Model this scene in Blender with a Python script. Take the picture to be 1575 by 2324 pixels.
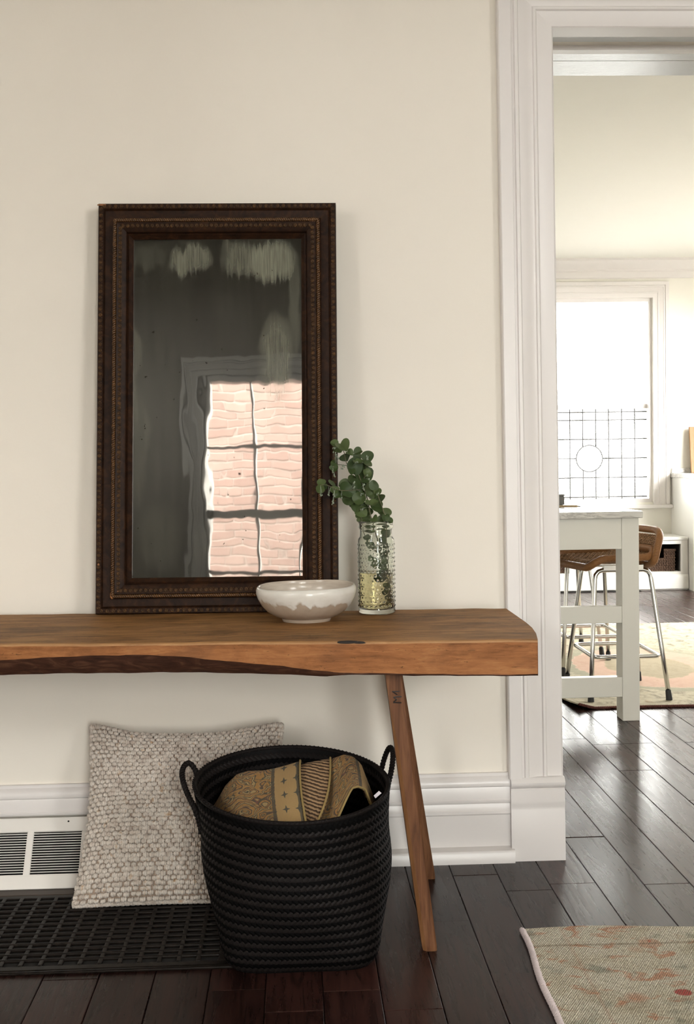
import bpy, bmesh, math, random
from mathutils import Vector, Matrix
PI = math.pi
random.seed(7)
for o in list(bpy.data.objects): bpy.data.objects.remove(o)
S = bpy.context.scene
COL = S.collection

# ------------------------------------------------------------------ camera
FOC, CX, CY, CAMH, CAMD = 2780.0, 787.5, 1162.0, 1.10, 3.30
Yc = Vector(((667 - CX) / FOC, (1045 - CY) / FOC, 1.0)).normalized()      # world +Y seen in camera axes (x right, y down, z forward)
Zc = Vector((-0.0175, -1, 0)); Zc = (Zc - Yc * Zc.dot(Yc)).normalized()
Xc = Yc.cross(Zc)
if Xc.x < 0: Xc = -Xc
W2C = Matrix((Xc, Yc, Zc)).transposed()                                    # columns: world axes in camera coordinates
CAMPOS = Vector((0, -CAMD, CAMH))
cd = bpy.data.cameras.new('camera'); cam = bpy.data.objects.new('camera', cd); COL.objects.link(cam)
R = W2C.transposed()                                                       # camera coords -> world
right, down, fwd = R.col[0], R.col[1], R.col[2]
m3 = Matrix((right, -down, -fwd)).transposed()
cam.matrix_world = Matrix.Translation(CAMPOS) @ m3.to_4x4()
cd.sensor_fit = 'VERTICAL'; cd.sensor_height = 36.0; cd.sensor_width = 36.0 * 1575 / 2324
cd.lens = FOC * 36.0 / 2324
cd.clip_start = 0.05; cd.clip_end = 200
S.camera = cam

# ------------------------------------------------------------------ daylight and exposure
w = bpy.data.worlds.new('sky'); S.world = w; w.use_nodes = True
bg = w.node_tree.nodes['Background']; bg.inputs[0].default_value = (1.0, 0.985, 0.955, 1); bg.inputs[1].default_value = 14.0
S.view_settings.view_transform = 'Standard'; S.view_settings.look = 'None'
S.view_settings.gamma = 1; S.view_settings.use_curve_mapping = False
S.view_settings.exposure = 1.26

# ------------------------------------------------------------------ helpers
def ray(px, py): return R @ Vector(((px - CX) / FOC, (py - CY) / FOC, 1.0))
def atY(px, py, y):
    r = ray(px, py); return CAMPOS + r * ((y - CAMPOS.y) / r.y)
def atZ(px, py, z):
    r = ray(px, py); return CAMPOS + r * ((z - CAMPOS.z) / r.z)

class NT:
    def __init__(s, m): s.t = m.node_tree; s.n = s.t.nodes; s.l = s.t.links
    def add(s, typ, ins=None, **kw):
        n = s.n.new(typ)
        for k, v in kw.items(): setattr(n, k, v)
        for k, v in (ins or {}).items(): s.set(n, k, v)
        return n
    def set(s, n, k, v):
        i = n.inputs[k]
        if hasattr(v, 'outputs'): s.l.new(v.outputs[0], i)
        elif hasattr(v, 'is_output'): s.l.new(v, i)
        else:
            if isinstance(v, tuple) and len(v) == 3 and i.type == 'RGBA': v = v + (1,)
            i.default_value = v
    def coord(s, which='Object', scale=(1, 1, 1), rot=(0, 0, 0), loc=(0, 0, 0)):
        c = s.add('ShaderNodeTexCoord')
        return s.add('ShaderNodeMapping', {'Vector': c.outputs[which], 'Scale': scale, 'Rotation': rot, 'Location': loc})
    def noise(s, vec, scale=5, detail=4, rough=.55, dist=0.0):
        n = s.add('ShaderNodeTexNoise', {'Vector': vec, 'Scale': scale, 'Detail': detail, 'Roughness': rough, 'Distortion': dist}); return n.outputs[0]
    def ramp(s, fac, stops, interp='LINEAR'):
        n = s.add('ShaderNodeValToRGB'); e = n.color_ramp; e.interpolation = interp
        while len(e.elements) < len(stops): e.elements.new(.5)
        for el, (p, c) in zip(e.elements, stops):
            el.position = p; el.color = tuple(c) + (1,) if len(c) == 3 else tuple(c)
        s.set(n, 'Fac', fac); return n.outputs[0]
    def mix(s, f, a, b, mode='MIX'):
        n = s.add('ShaderNodeMix', data_type='RGBA', blend_type=mode)
        s.set(n, 0, f); s.set(n, 6, a); s.set(n, 7, b); return n.outputs[2]
    def math(s, op, a, b=0.0, clamp=False):
        n = s.add('ShaderNodeMath', operation=op, use_clamp=clamp); s.set(n, 0, a); s.set(n, 1, b); return n.outputs[0]
    def bump(s, h, strength=.3, dist=.01):
        n = s.add('ShaderNodeBump', {'Height': h, 'Strength': strength, 'Distance': dist}); return n.outputs[0]

def new_mat(name):
    m = bpy.data.materials.new(name); m.use_nodes = True
    t = NT(m); p = t.n['Principled BSDF']; return m, t, p
def plain(name, c, rough=.5, metal=0.0, bump=None, var=.06, **kw):
    m, t, p = new_mat(name)
    v = t.coord()
    n = t.noise(v, 9, 3)
    col = t.mix(n, tuple(x * (1 - var) for x in c), tuple(min(1, x * (1 + var)) for x in c))
    t.set(p, 'Base Color', col); t.set(p, 'Roughness', rough); t.set(p, 'Metallic', metal)
    if bump: t.set(p, 'Normal', t.bump(t.noise(t.coord(scale=bump[2] if len(bump) > 2 else (1, 1, 1)), bump[0], 4), .5, bump[1]))
    for k, x in kw.items(): t.set(p, k, x)
    return m
def wood(name, stops, scale, rough=.5, nscale=6, bump=.0006, spec=.4, blotch=None):
    m, t, p = new_mat(name)
    v = t.coord(scale=scale)
    n = t.noise(v, nscale, 8, .62, 1.2)
    col = t.ramp(n, stops)
    if blotch:
        b = t.ramp(t.noise(t.coord(), blotch[1], 4, .6), [(.42, (0, 0, 0)), (.68, (1, 1, 1))])
        col = t.mix(t.math('MULTIPLY', b, blotch[2]), col, blotch[0])
    t.set(p, 'Base Color', col); t.set(p, 'Roughness', rough); t.set(p, 'Specular IOR Level', spec)
    t.set(p, 'Normal', t.bump(n, .6, bump)); return m

class MB:
    """collects shapes, build() links them as one mesh object"""
    def __init__(s): s.v = []; s.f = []; s.mi = []; s.cur = 0
    def vs(s, pts): b = len(s.v); s.v += [Vector(p) for p in pts]; return b
    def face(s, *i): s.f.append(tuple(i)); s.mi.append(s.cur)
    def box(s, a, b):
        x0, y0, z0 = a; x1, y1, z1 = b
        k = s.vs([(x0, y0, z0), (x1, y0, z0), (x1, y1, z0), (x0, y1, z0), (x0, y0, z1), (x1, y0, z1), (x1, y1, z1), (x0, y1, z1)])
        for q in ((3, 2, 1, 0), (4, 5, 6, 7), (0, 1, 5, 4), (1, 2, 6, 5), (2, 3, 7, 6), (3, 0, 4, 7)): s.face(*[k + i for i in q])
        return s
    def hexa(s, p):
        k = s.vs(p)
        for q in ((3, 2, 1, 0), (4, 5, 6, 7), (0, 1, 5, 4), (1, 2, 6, 5), (2, 3, 7, 6), (3, 0, 4, 7)): s.face(*[k + i for i in q])
        return s
    def rings(s, rings, closed=True, caps=(True, True), loop=False):
        n = len(rings[0]); b = [s.vs(r) for r in rings]; m = len(rings)
        for i in range(m if loop else m - 1):
            a, c = b[i], b[(i + 1) % m]
            for j in range(n if closed else n - 1):
                k = (j + 1) % n; s.face(a + j, a + k, c + k, c + j)
        if not loop and closed:
            if caps[0]: s.face(*[b[0] + j for j in reversed(range(n))])
            if caps[1]: s.face(*[b[-1] + j for j in range(n)])
        return s
    def grid(s, fn, nu, nv, wrap=False):
        b = s.vs([fn(i / (nu if wrap else nu - 1), j / (nv - 1)) for j in range(nv) for i in range(nu)])
        for j in range(nv - 1):
            for i in range(nu if wrap else nu - 1):
                k = (i + 1) % nu; s.face(b + j * nu + i, b + j * nu + k, b + (j + 1) * nu + k, b + (j + 1) * nu + i)
        return s
    def tube(s, pts, r, n=8, closed=False, flat=None):
        pts = [Vector(p) for p in pts]; m = len(pts); rr = r if hasattr(r, '__len__') else [r] * m
        fr = frames(pts, closed); rg = []
        for i in range(m):
            nn, bb = fr[i][1], fr[i][2]
            rg.append([pts[i] + nn * (math.cos(2 * PI * k / n) * rr[i]) + bb * (math.sin(2 * PI * k / n) * rr[i] * (flat or 1)) for k in range(n)])
        return s.rings(rg, True, (True, True), closed)
    def rope(s, pts, R_, r, turns, strands=2, n=5, seg=8, closed=False):
        pts = resample(pts, int(turns * seg), closed); fr = frames(pts, closed); m = len(pts)
        for k in range(strands):
            q = []
            for i in range(m):
                a = 2 * PI * (turns * i / (m if closed else m - 1) + k / strands)
                q.append(pts[i] + fr[i][1] * (math.cos(a) * R_) + fr[i][2] * (math.sin(a) * R_))
            s.tube(q, r, n, closed)
        return s
    def lathe(s, c, prof, n=32, sx=1, sy=1, fn=None):
        c = Vector(c); rg = []
        for (r, z) in prof:
            ring = []
            for k in range(n):
                a = 2 * PI * k / n; q = fn(r, z, a) if fn else (r, z)
                ring.append(c + Vector((q[0] * math.cos(a) * sx, q[0] * math.sin(a) * sy, q[1])))
            rg.append(ring)
        return s.rings(rg, True, (True, True))
    def ell(s, c, ax, n=8, m=5):
        """ellipsoid from centre and three axis vectors"""
        c = Vector(c); X, Y, Z = [Vector(a) for a in ax]; rg = []
        for j in range(1, m):
            t = PI * j / m
            rg.append([c + X * (math.sin(t) * math.cos(2 * PI * k / n)) + Y * (math.sin(t) * math.sin(2 * PI * k / n)) - Z * math.cos(t) for k in range(n)])
        b0 = s.vs([c - Z]); b = [s.vs(r) for r in rg]; b1 = s.vs([c + Z])
        for k in range(n):
            s.face(b0, b[0] + (k + 1) % n, b[0] + k)
            s.face(b1, b[-1] + k, b[-1] + (k + 1) % n)
            for i in range(len(b) - 1): s.face(b[i] + k, b[i] + (k + 1) % n, b[i + 1] + (k + 1) % n, b[i + 1] + k)
        return s
    def mesh(s, name, mats, off=(0, 0, 0), smooth=False, auto=None, bevel=0, bseg=1, recalc=True):
        me = bpy.data.meshes.new(name); o = Vector(off)
        me.from_pydata([v - o for v in s.v], [], s.f)
        for m in (mats if isinstance(mats, (list, tuple)) else [mats]): me.materials.append(m)
        me.polygons.foreach_set('material_index', s.mi)
        if bevel or recalc:
            bm = bmesh.new(); bm.from_mesh(me)
            if recalc: bmesh.ops.recalc_face_normals(bm, faces=bm.faces)
            if bevel:
                ed = [e for e in bm.edges if len(e.link_faces) == 2 and e.calc_face_angle(0) > .5]
                bmesh.ops.bevel(bm, geom=ed, offset=bevel, segments=bseg, profile=.6, affect='EDGES', clamp_overlap=True)
            bm.to_mesh(me); bm.free()
        if smooth:
            me.polygons.foreach_set('use_smooth', [True] * len(me.polygons))
            if auto: me.set_sharp_from_angle(angle=math.radians(auto))
        me.update(); return me
    def build(s, name, mats, parent=None, **kw):
        off = WORLD.get(parent.name, Vector()) if parent else kw.pop('origin', Vector())
        kw.pop('origin', None)
        o = bpy.data.objects.new(name, s.mesh(name, mats, off, **kw)); COL.objects.link(o)
        if parent: o.parent = parent
        else: o.location = off
        WORLD[o.name] = Vector(off); return o
WORLD = {}
def frames(pts, closed=False):
    m = len(pts); T = []
    for i in range(m):
        a = pts[(i - 1) % m] if (closed or i > 0) else pts[i]; b = pts[(i + 1) % m] if (closed or i < m - 1) else pts[i]
        T.append((b - a).normalized())
    up = Vector((0, 0, 1)) if abs(T[0].z) < .9 else Vector((0, 1, 0))
    nn = (up - T[0] * up.dot(T[0])).normalized(); out = []
    for i in range(m):
        nn = (nn - T[i] * nn.dot(T[i])).normalized(); out.append((T[i], nn, T[i].cross(nn)))
    return out
def resample(pts, n, closed=False):
    pts = [Vector(p) for p in pts]
    if closed: pts = pts + [pts[0]]
    d = [0]
    for a, b in zip(pts, pts[1:]): d.append(d[-1] + (b - a).length)
    out = []; j = 0
    for i in range(n):
        t = d[-1] * i / (n if closed else n - 1)
        while j < len(d) - 2 and d[j + 1] < t: j += 1
        f = (t - d[j]) / max(1e-9, d[j + 1] - d[j]); out.append(pts[j].lerp(pts[j + 1], f))
    return out
def spline(ctrl, n=8, closed=False):
    P = [Vector(c) for c in ctrl]; out = []; m = len(P)
    for i in range(m if closed else m - 1):
        if closed: p0, p1, p2, p3 = P[i - 1], P[i], P[(i + 1) % m], P[(i + 2) % m]
        else: p0, p1, p2, p3 = P[max(i - 1, 0)], P[i], P[i + 1], P[min(i + 2, m - 1)]
        for k in range(n):
            t = k / n; out.append(.5 * ((2 * p1) + (p2 - p0) * t + (2 * p0 - 5 * p1 + 4 * p2 - p3) * t * t + (3 * p1 - p0 - 3 * p2 + p3) * t ** 3))
    if not closed: out.append(P[-1])
    return out
def interp(tab, x):
    if x <= tab[0][0]: return tab[0][1]
    for (a, u), (b, v) in zip(tab, tab[1:]):
        if x <= b: return u + (v - u) * (x - a) / (b - a)
    return tab[-1][1]
def empty(name, loc, label=None, cat=None, group=None, kind=None):
    o = bpy.data.objects.new(name, None); COL.objects.link(o); o.location = loc; o.empty_display_size = .05
    WORLD[o.name] = Vector(loc); tag(o, label, cat, group, kind); return o
def tag(o, label=None, cat=None, group=None, kind=None):
    if label: o['label'] = label
    if cat: o['category'] = cat
    if group: o['group'] = group
    if kind: o['kind'] = kind
    return o
def copy_tree(o, parent=None):
    c = o.copy(); COL.objects.link(c)
    if parent: c.parent = parent
    for ch in list(o.children): copy_tree(ch, c)
    return c
def struct(o, label=None, cat=None): return tag(o, label, cat, None, 'structure')
def extrude_profile(mb, prof, A, B, fa=None, fb=None):
    """sweep a list of 3-D offset points from A to B; prof gives offsets at A, fb (optional) those at B"""
    A, B = Vector(A), Vector(B); n = len(prof)
    mb.rings([[A + Vector(p) for p in prof], [B + Vector(p) for p in (fb or prof)]], True)

# ------------------------------------------------------------------ materials of the room
M = {}
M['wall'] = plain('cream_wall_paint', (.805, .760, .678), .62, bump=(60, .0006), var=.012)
M['kitchen_wall'] = plain('kitchen_wall_paint', (.82, .80, .73), .6, bump=(60, .0005), var=.01)
M['ceiling'] = plain('ceiling_paint', (.80, .785, .725), .7, var=.01)
M['trim'] = plain('white_trim_paint', (.745, .715, .695), .33, bump=(25, .0004), var=.012)
M['gloss_trim'] = plain('brushed_gloss_white_paint', (.62, .63, .62), .36, bump=(30, .0060, (.35, 26, 6)), var=.05, **{'Specular IOR Level': .3})
M['front_wall'] = plain('backlit_front_wall_tone', (.065, .061, .054), .65, var=.02)  # backlit dimness put into the wall colour, for its mirror reflection
M['front_trim'] = plain('darkened_sash_tone', (.15, .15, .145), .3, var=.02)  # trim colour darkened so it mirrors dim despite the added side windows
M['cabinet'] = plain('white_cabinet_paint', (.80, .79, .75), .35, var=.01)
M['island'] = plain('island_grey_white_paint', (.72, .71, .65), .38, var=.012)
M['outside_ground'] = plain('dark_paving', (.13, .125, .115), .9, var=.15)

def plank_material():
    m, t, p = new_mat('dark_stained_oak')
    oi = t.add('ShaderNodeObjectInfo')
    c = t.add('ShaderNodeTexCoord')
    off = t.add('ShaderNodeVectorMath', {0: c.outputs['Object']}, operation='ADD')
    cmb = t.add('ShaderNodeCombineXYZ', {0: t.math('MULTIPLY', oi.outputs['Random'], 37.), 1: t.math('MULTIPLY', oi.outputs['Random'], 91.)})
    t.set(off, 1, cmb)
    mp = t.add('ShaderNodeMapping', {'Vector': off, 'Scale': (1, .10, 1)})
    n1 = t.noise(mp, 26, 6, .6, 1.6)
    mp2 = t.add('ShaderNodeMapping', {'Vector': off, 'Scale': (1, .03, 1)})
    n2 = t.noise(mp2, 150, 3, .6)
    g = t.math('ADD', t.math('MULTIPLY', n1, .7), t.math('MULTIPLY', n2, .3))
    n3 = t.noise(t.add('ShaderNodeMapping', {'Vector': off, 'Scale': (1, .07, 1)}), 42, 5, .7, 2.2)
    col = t.ramp(g, [(.30, (.008, .0032, .0027)), (.52, (.024, .0095, .0074)), (.75, (.046, .020, .015))])
    col = t.mix(t.ramp(n3, [(.55, (0, 0, 0)), (.63, (.8, .8, .8))]), col, (.006, .003, .0025))
    hsv = t.add('ShaderNodeHueSaturation', {'Color': col, 'Value': t.math('ADD', t.math('MULTIPLY', oi.outputs['Random'], .7), .62)})
    t.set(p, 'Base Color', hsv.outputs[0])
    t.set(p, 'Roughness', t.math('ADD', t.math('MULTIPLY', g, .16), .20)); t.set(p, 'Specular IOR Level', .17)
    t.set(p, 'Normal', t.bump(g, .8, .0009)); return m
M['plank'] = plank_material()
M['subfloor'] = plain('dark_floor_joint', (.012, .008, .006), .6)

# ------------------------------------------------------------------ room shell
ZC = 2.74                        # kitchen ceiling
HZ = 3.40                        # hall ceiling
XO, ZO = .722, 2.241             # left edge and head of the cased opening
YB = 6.95                        # kitchen back wall
YF = -6.0                        # hall front wall with the two sash windows (seen in the mirror)
def lean(z): return .720 - .0058 * z      # the old casing leans a little
sub = struct(MB().box((-2.6, -6.0, -.20), (4.4, YB + .1, -.012)).build('floor', M['subfloor']), 'dark stained oak plank floor of hall and kitchen')
# planks: columns .1195 m wide running away from the camera, joints where the photograph shows them
PW = .1195
JOINTS = {-2: [-.785], 0: [-.807], 2: [-.446], 4: [-.255], 5: [-.215], 6: [-.545, .165], 7: [.662], 8: [.185], 9: [.89, 1.28], 10: [.506]}
plank_meshes = {}
def plank_mesh(L):
    k = round(L, 2)
    if k not in plank_meshes:
        g = .0007
        plank_meshes[k] = MB().box((g, g, -.012), (PW - g, L - g, 0)).mesh('plank', M['plank'], bevel=.0013)
    return plank_meshes[k]
rp = random.Random(3)
fill = MB()
def add_plank(i, y0, y1):
    o = bpy.data.objects.new('plank', plank_mesh(y1 - y0)); COL.objects.link(o); o.parent = sub
    o.location = (.041 + i * PW, y0, rp.uniform(-.0004, .0002))
nplank = 0
for i in range(-8, 29):
    x = .041 + i * PW
    y_lo = -1.35 if x < .75 else max(-1.35, 3.06 * x - 4.9)
    y_hi = .0 if x < .60 else YB - .42
    js = list(JOINTS.get(i, []))
    if not js: js = [y_lo + rp.uniform(.2, .9)]
    while js[-1] < y_hi: js.append(round(js[-1] + rp.choice((.62, .78, .9, 1.06, 1.2)), 3))
    while js[0] > y_lo: js.insert(0, round(js[0] - rp.choice((.62, .78, .9, 1.06)), 3))
    for a, b in zip(js, js[1:]):
        b2 = min(b, y_hi)
        if b2 - a > .03: add_plank(i, a, b2); nplank += 1
print('planks', nplank)
for (a, b) in (((-2.6, -6, -.012), (-.915, .0, -.0006)), ((-.915, -6, -.012), (3.6, -2.65, -.0006)), ((-1.5, .42, -.012), (.635, YB, -.0006))):
    fill.box(a, b)
tag(fill.build('plank_field', M['plank'], sub), kind='stuff')

wm = MB()
wm.box((-2.6, 0, 0), (.70, .41, HZ)); wm.box((1.80, 0, 0), (4.4, .41, HZ)); wm.box((.70, 0, ZO + .012), (1.80, .41, HZ))
struct(wm.build('wall_middle', M['wall']), 'cream painted wall behind the wooden bench and mirror')
WIN = dict(x0=2.0, x1=3.035, z0=.70, z1=2.42)        # kitchen window opening
def wall_with_holes(name, y0, y1, xa, xb, holes, mat, label, ZC=ZC):
    mb = MB(); xs = xa
    for (x0, x1, z0, z1) in sorted(holes):
        mb.box((xs, y0, 0), (x0, y1, ZC)); mb.box((x0, y0, 0), (x1, y1, z0)); mb.box((x0, y0, z1), (x1, y1, ZC)); xs = x1
    mb.box((xs, y0, 0), (xb, y1, ZC))
    return struct(mb.build(name, mat), label)
wall_with_holes('wall_back', YB, YB + .2, -1.5, 4.4, [(WIN['x0'], WIN['x1'], WIN['z0'], WIN['z1'])], M['kitchen_wall'], 'bright white kitchen wall around the leaded window')
FW = [(-1.43, -.30, .29, 2.25), (.42, 1.48, .29, 2.25)]
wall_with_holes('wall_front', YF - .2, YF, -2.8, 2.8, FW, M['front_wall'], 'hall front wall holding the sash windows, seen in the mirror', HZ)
SWY = (-5.2, -3.5, 1.80, 2.85)        # unseen side windows added behind the camera for soft fill light
def side_wall(name, xa, xb, y0, y1, hole, mat):
    mb = MB(); mb.box((xa, y0, 0), (xb, hole[0], HZ)); mb.box((xa, hole[1], 0), (xb, y1, HZ)); mb.box((xa, hole[0], 0), (xb, hole[1], hole[2])); mb.box((xa, hole[0], hole[3]), (xb, hole[1], HZ))
    return struct(mb.build(name, mat))
side_wall('wall_left', -2.8, -2.6, YF - .2, .41, SWY, M['wall'])
side_wall('wall_right', 2.6, 2.8, YF, 0, SWY, M['wall'])
def fill_window(name, x, h):
    wn = struct(empty(name, (x, (h[0] + h[1]) / 2, h[2])))
    mb = MB(); t = .045
    for a, b in (((h[0], h[2]), (h[1], h[2] + t)), ((h[0], h[3] - t), (h[1], h[3])), ((h[0], h[2] + t), (h[0] + t, h[3] - t)), ((h[1] - t, h[2] + t), (h[1], h[3] - t))): mb.box((x - .05, a[0], a[1]), (x + .05, b[0], b[1]))
    mb.build('frame', M['trim'], wn)
    for k in (1, 2): 
        y = h[0] + (h[1] - h[0]) * k / 3; MB().box((x - .03, y - .02, h[2] + t), (x + .03, y + .02, h[3] - t)).build('mullion', M['trim'], wn)
fill_window('fill_window_4', -2.7, SWY); fill_window('fill_window_5', 2.7, SWY)  # made-up pair, one each side, for even fill
# kitchen side walls; the right one has an added, unseen window to brighten the kitchen
kr = MB()
KW = (2.9, 6.1, .95, 2.38)
kr.box((4.2, .41, 0), (4.4, KW[0], ZC)); kr.box((4.2, KW[1], 0), (4.4, YB, ZC)); kr.box((4.2, KW[0], 0), (4.4, KW[1], KW[2])); kr.box((4.2, KW[0], KW[3]), (4.4, KW[1], ZC))
struct(kr.build('wall_kitchen_right', M['kitchen_wall']))
fill_window('fill_window_6', 4.3, KW)  # added light source, not a known window
struct(MB().box((-1.5, .41, 0), (-1.3, YB, ZC)).build('wall_kitchen_left', M['kitchen_wall']))
struct(MB().box((-2.8, .205, ZC), (4.4, YB + .2, ZC + .15)).box((-2.8, YF - .2, HZ), (2.8, .405, HZ + .15)).build('ceiling', M['ceiling']), 'pale ceiling running towards the kitchen window')
# ground outdoors
struct(MB().box((-30, -40, -.7), (30, 45, -.5)).build('ground', M['outside_ground']), 'paved ground outside the windows')
# light portals in the window openings guide the sampling of the sky only
def portal(loc, rot, sx, sy):
    l = bpy.data.lights.new('window_portal', 'AREA'); l.shape = 'RECTANGLE'; l.size = sx; l.size_y = sy; l.cycles.is_portal = True
    o = bpy.data.objects.new('window_portal', l); COL.objects.link(o); o.location = loc; o.rotation_euler = rot
for (x0, x1, z0, z1) in FW: portal(((x0 + x1) / 2, YF - .19, (z0 + z1) / 2), (PI / 2, 0, 0), x1 - x0, z1 - z0)
portal(((WIN['x0'] + WIN['x1']) / 2, YB + .19, (WIN['z0'] + WIN['z1']) / 2), (-PI / 2, 0, 0), WIN['x1'] - WIN['x0'], WIN['z1'] - WIN['z0'])
for sx_ in (-1, 1): portal((sx_ * 2.79, (SWY[0] + SWY[1]) / 2, (SWY[2] + SWY[3]) / 2), (PI / 2, 0, sx_ * PI / 2), SWY[1] - SWY[0], SWY[3] - SWY[2])
portal((4.39, (KW[0] + KW[1]) / 2, (KW[2] + KW[3]) / 2), (PI / 2, 0, PI / 2), KW[1] - KW[0], KW[3] - KW[2])

# ------------------------------------------------------------------ cased opening (door_1), casing with plinth block
door = struct(empty('door_1', (.72, 0, 0)), 'white moulded casing around the opening to the kitchen')
# casing cross-section: distance from the outer edge, projection from the wall
CASP = [(0, 0), (0, .030), (.003, .033), (.034, .033), (.036, .026), (.041, .026), (.044, .031), (.052, .031), (.055, .027), (.066, .0245), (.078, .020),
        (.090, .0165), (.094, .0165), (.097, .021), (.103, .021), (.107, .0165), (.112, .0155), (.146, .0155), (.149, .013), (.149, 0)]
CWID = .149
zt, zb = ZO, .225
mb = MB()
A = [(lean(zb) - CWID + d, -p, zb) for d, p in CASP]; B = [(lean(zt + CWID - d) - CWID + d, -p, zt + CWID - d) for d, p in CASP]
mb.rings([A, B], True); mb.build('side_casing', M['trim'], door, smooth=True, auto=35)
mb = MB()
C2 = [(1.80 + CWID - d, -p, zt + CWID - d) for d, p in CASP]
mb.rings([B, C2], True); mb.build('head_casing', M['trim'], door, smooth=True, auto=35)
mb = MB(); mb.rings([C2, [(1.80 + CWID - d, -p, 0) for d, p in CASP]], True); mb.build('side_casing', M['trim'], door, smooth=True, auto=35)
# plinth block: profile in (projection, z)
PBP = [(0, 0), (.033, 0), (.033, .133), (.031, .141), (.031, .149), (.0335, .156), (.034, .163), (.034, .197), (.030, .199), (.037, .204), (.041, .211), (.041, .217), (.036, .224), (.030, .229), (0, .229)]
mb = MB(); mb.rings([[(lean(z) - CWID + .003, -p, z) for p, z in PBP], [(lean(z) + .0015, -p, z) for p, z in PBP]], True)
mb.build('plinth_block', M['trim'], door, smooth=True, auto=35)
mb = MB(); mb.hexa([(lean(0) - .006, -.0, 0), (lean(0) + .004, 0, 0), (lean(0) + .004, .41, 0), (lean(0) - .006, .41, 0), (lean(ZO) - .006, 0, ZO), (lean(ZO) + .004, 0, ZO), (lean(ZO) + .004, .41, ZO), (lean(ZO) - .006, .41, ZO)])
mb.build('jamb', M['trim'], door)
MB().box((1.795, 0, 0), (1.81, .41, ZO)).build('jamb', M['trim'], door)
x0, x1 = lean(ZO) - .004, 1.80
MB().box((x0, -.0, ZO), (x1, .060, ZO + .013)).build('head_stop', M['trim'], door)
MB().box((x0, .060, ZO + .007), (x1, .120, ZO + .013)).build('head_board', M['gloss_trim'], door)
MB().box((x0, .163, ZO - .001), (x1, .197, ZO + .013)).build('head_stop', M['trim'], door)
MB().box((x0, .197, ZO + .004), (x1, .271, ZO + .013)).build('head_board', M['gloss_trim'], door)
MB().box((x0, .275, ZO + .004), (x1, .41, ZO + .013)).build('head_board', M['gloss_trim'], door)

# ------------------------------------------------------------------ hall baseboard
base = struct(empty('baseboard_middle', (0, 0, 0)), 'tall moulded white baseboard under the bench')
XR = lean(0) - CWID + .004
def sweep_x(name, prof, xa, xb, mat, parent, **kw):
    mb = MB(); mb.rings([[(xa, -p, z) for p, z in prof], [(xb, -p, z) for p, z in prof]], True)
    return mb.build(name, mat, parent, smooth=True, auto=35, **kw)
sweep_x('base_cap', [(0, .158), (.019, .158), (.022, .163), (.022, .168), (.0195, .170), (.019, .200), (.018, .203), (.024, .206), (.026, .211), (.024, .222), (.017, .229), (.012, .232), (.012, .240), (0, .240)], -2.6, XR, M['trim'], base)
sweep_x('base_board', [(0, .02), (.018, .02), (.018, .126), (.021, .130), (.021, .137), (.018, .141), (.015, .158), (0, .158)], -.50, XR, M['trim'], base)
sweep_x('shoe_strip', [(0, 0), (.045, 0), (.045, .028), (.041, .034), (.018, .040), (0, .040)], -.50, XR + .006, M['trim'], base)

# ------------------------------------------------------------------ wall register (white vent) under the baseboard cap
M['register'] = plain('white_enamel', (.80, .775, .73), .3, var=.01)
M['dark'] = plain('dark_recess', (.012, .011, .010), .8)
reg = empty('wall_register', (-.70, -.10, 0), 'white louvred wall register under the baseboard behind the cushion', 'vent')
P_TL, P_TR = Vector((-1.15, -.040, .158)), Vector((-.50, -.040, .158))
def rg(u, v, n=0.0):      # u metres along x from the right end of the plate, v 0 (bottom) to 1 (top), n outwards
    y = -.155 + .115 * v; z = .006 + .152 * v
    nv = Vector((0, -.797, .603))
    return Vector((u, y, z)) + nv * n
pu = {}
def regpx(px, v): return atY(px, 1930, -.10).x
cols = []
for a, b in ((72, 182), (-62, 57), (-196, -77), (197, 307)): cols.append((regpx(a, .5), regpx(b, .5)))
cols = sorted(cols)
xl, xr = regpx(-225, .5), regpx(325, .5)
v0, v1 = .19, .80
mb = MB()
def slab(ua, ub, va, vb, n0, n1): mb.hexa([rg(ua, va, n0), rg(ub, va, n0), rg(ub, vb, n0), rg(ua, vb, n0), rg(ua, va, n1), rg(ub, va, n1), rg(ub, vb, n1), rg(ua, vb, n1)])
slab(xl, xr, 0, v0, -.004, .004); slab(xl, xr, v1, 1, -.004, .004)
e = xl
for a, b in cols: slab(e, a, v0, v1, -.004, .004); e = b
slab(e, xr, v0, v1, -.004, .004)
mb.build('face_plate', M['register'], reg, bevel=.0012)
mb = MB(); slab(xl + .005, xr - .005, .02, .98, -.035, -.03); mb.build('back_box', M['dark'], reg)
for a, b in cols:
    for k in range(17):
        vv = v0 + (k + .5) / 17 * (v1 - v0)
        mb = MB(); dv = .018
        mb.hexa([rg(a - .001, vv - dv, .0022), rg(b + .001, vv - dv, .0022), rg(b + .001, vv + .002, -.008), rg(a - .001, vv + .002, -.008),
                 rg(a - .001, vv - dv + .009, .0032), rg(b + .001, vv - dv + .009, .0032), rg(b + .001, vv + .008, -.007), rg(a - .001, vv + .008, -.007)])
        mb.build('louver', M['register'], reg)
mb = MB(); c = rg(regpx(149, .5) , .935, .004)
mb.ell(c, ((.0028, 0, 0), (0, -.0016, .002), (0, .0012, .0018))); mb.build('screw', M['dark'], reg, smooth=True)
M['strip'] = wood('worn_brown_strip', [(.3, (.035, .024, .018)), (.7, (.075, .055, .043))], (.6, 8, 8), .5)
struct(MB().box((-1.3, -.197, 0), (-.45, -.150, .006)).build('trim_1', M['strip'], bevel=.002), 'brown wooden strip between the wall register and floor grate')

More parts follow.
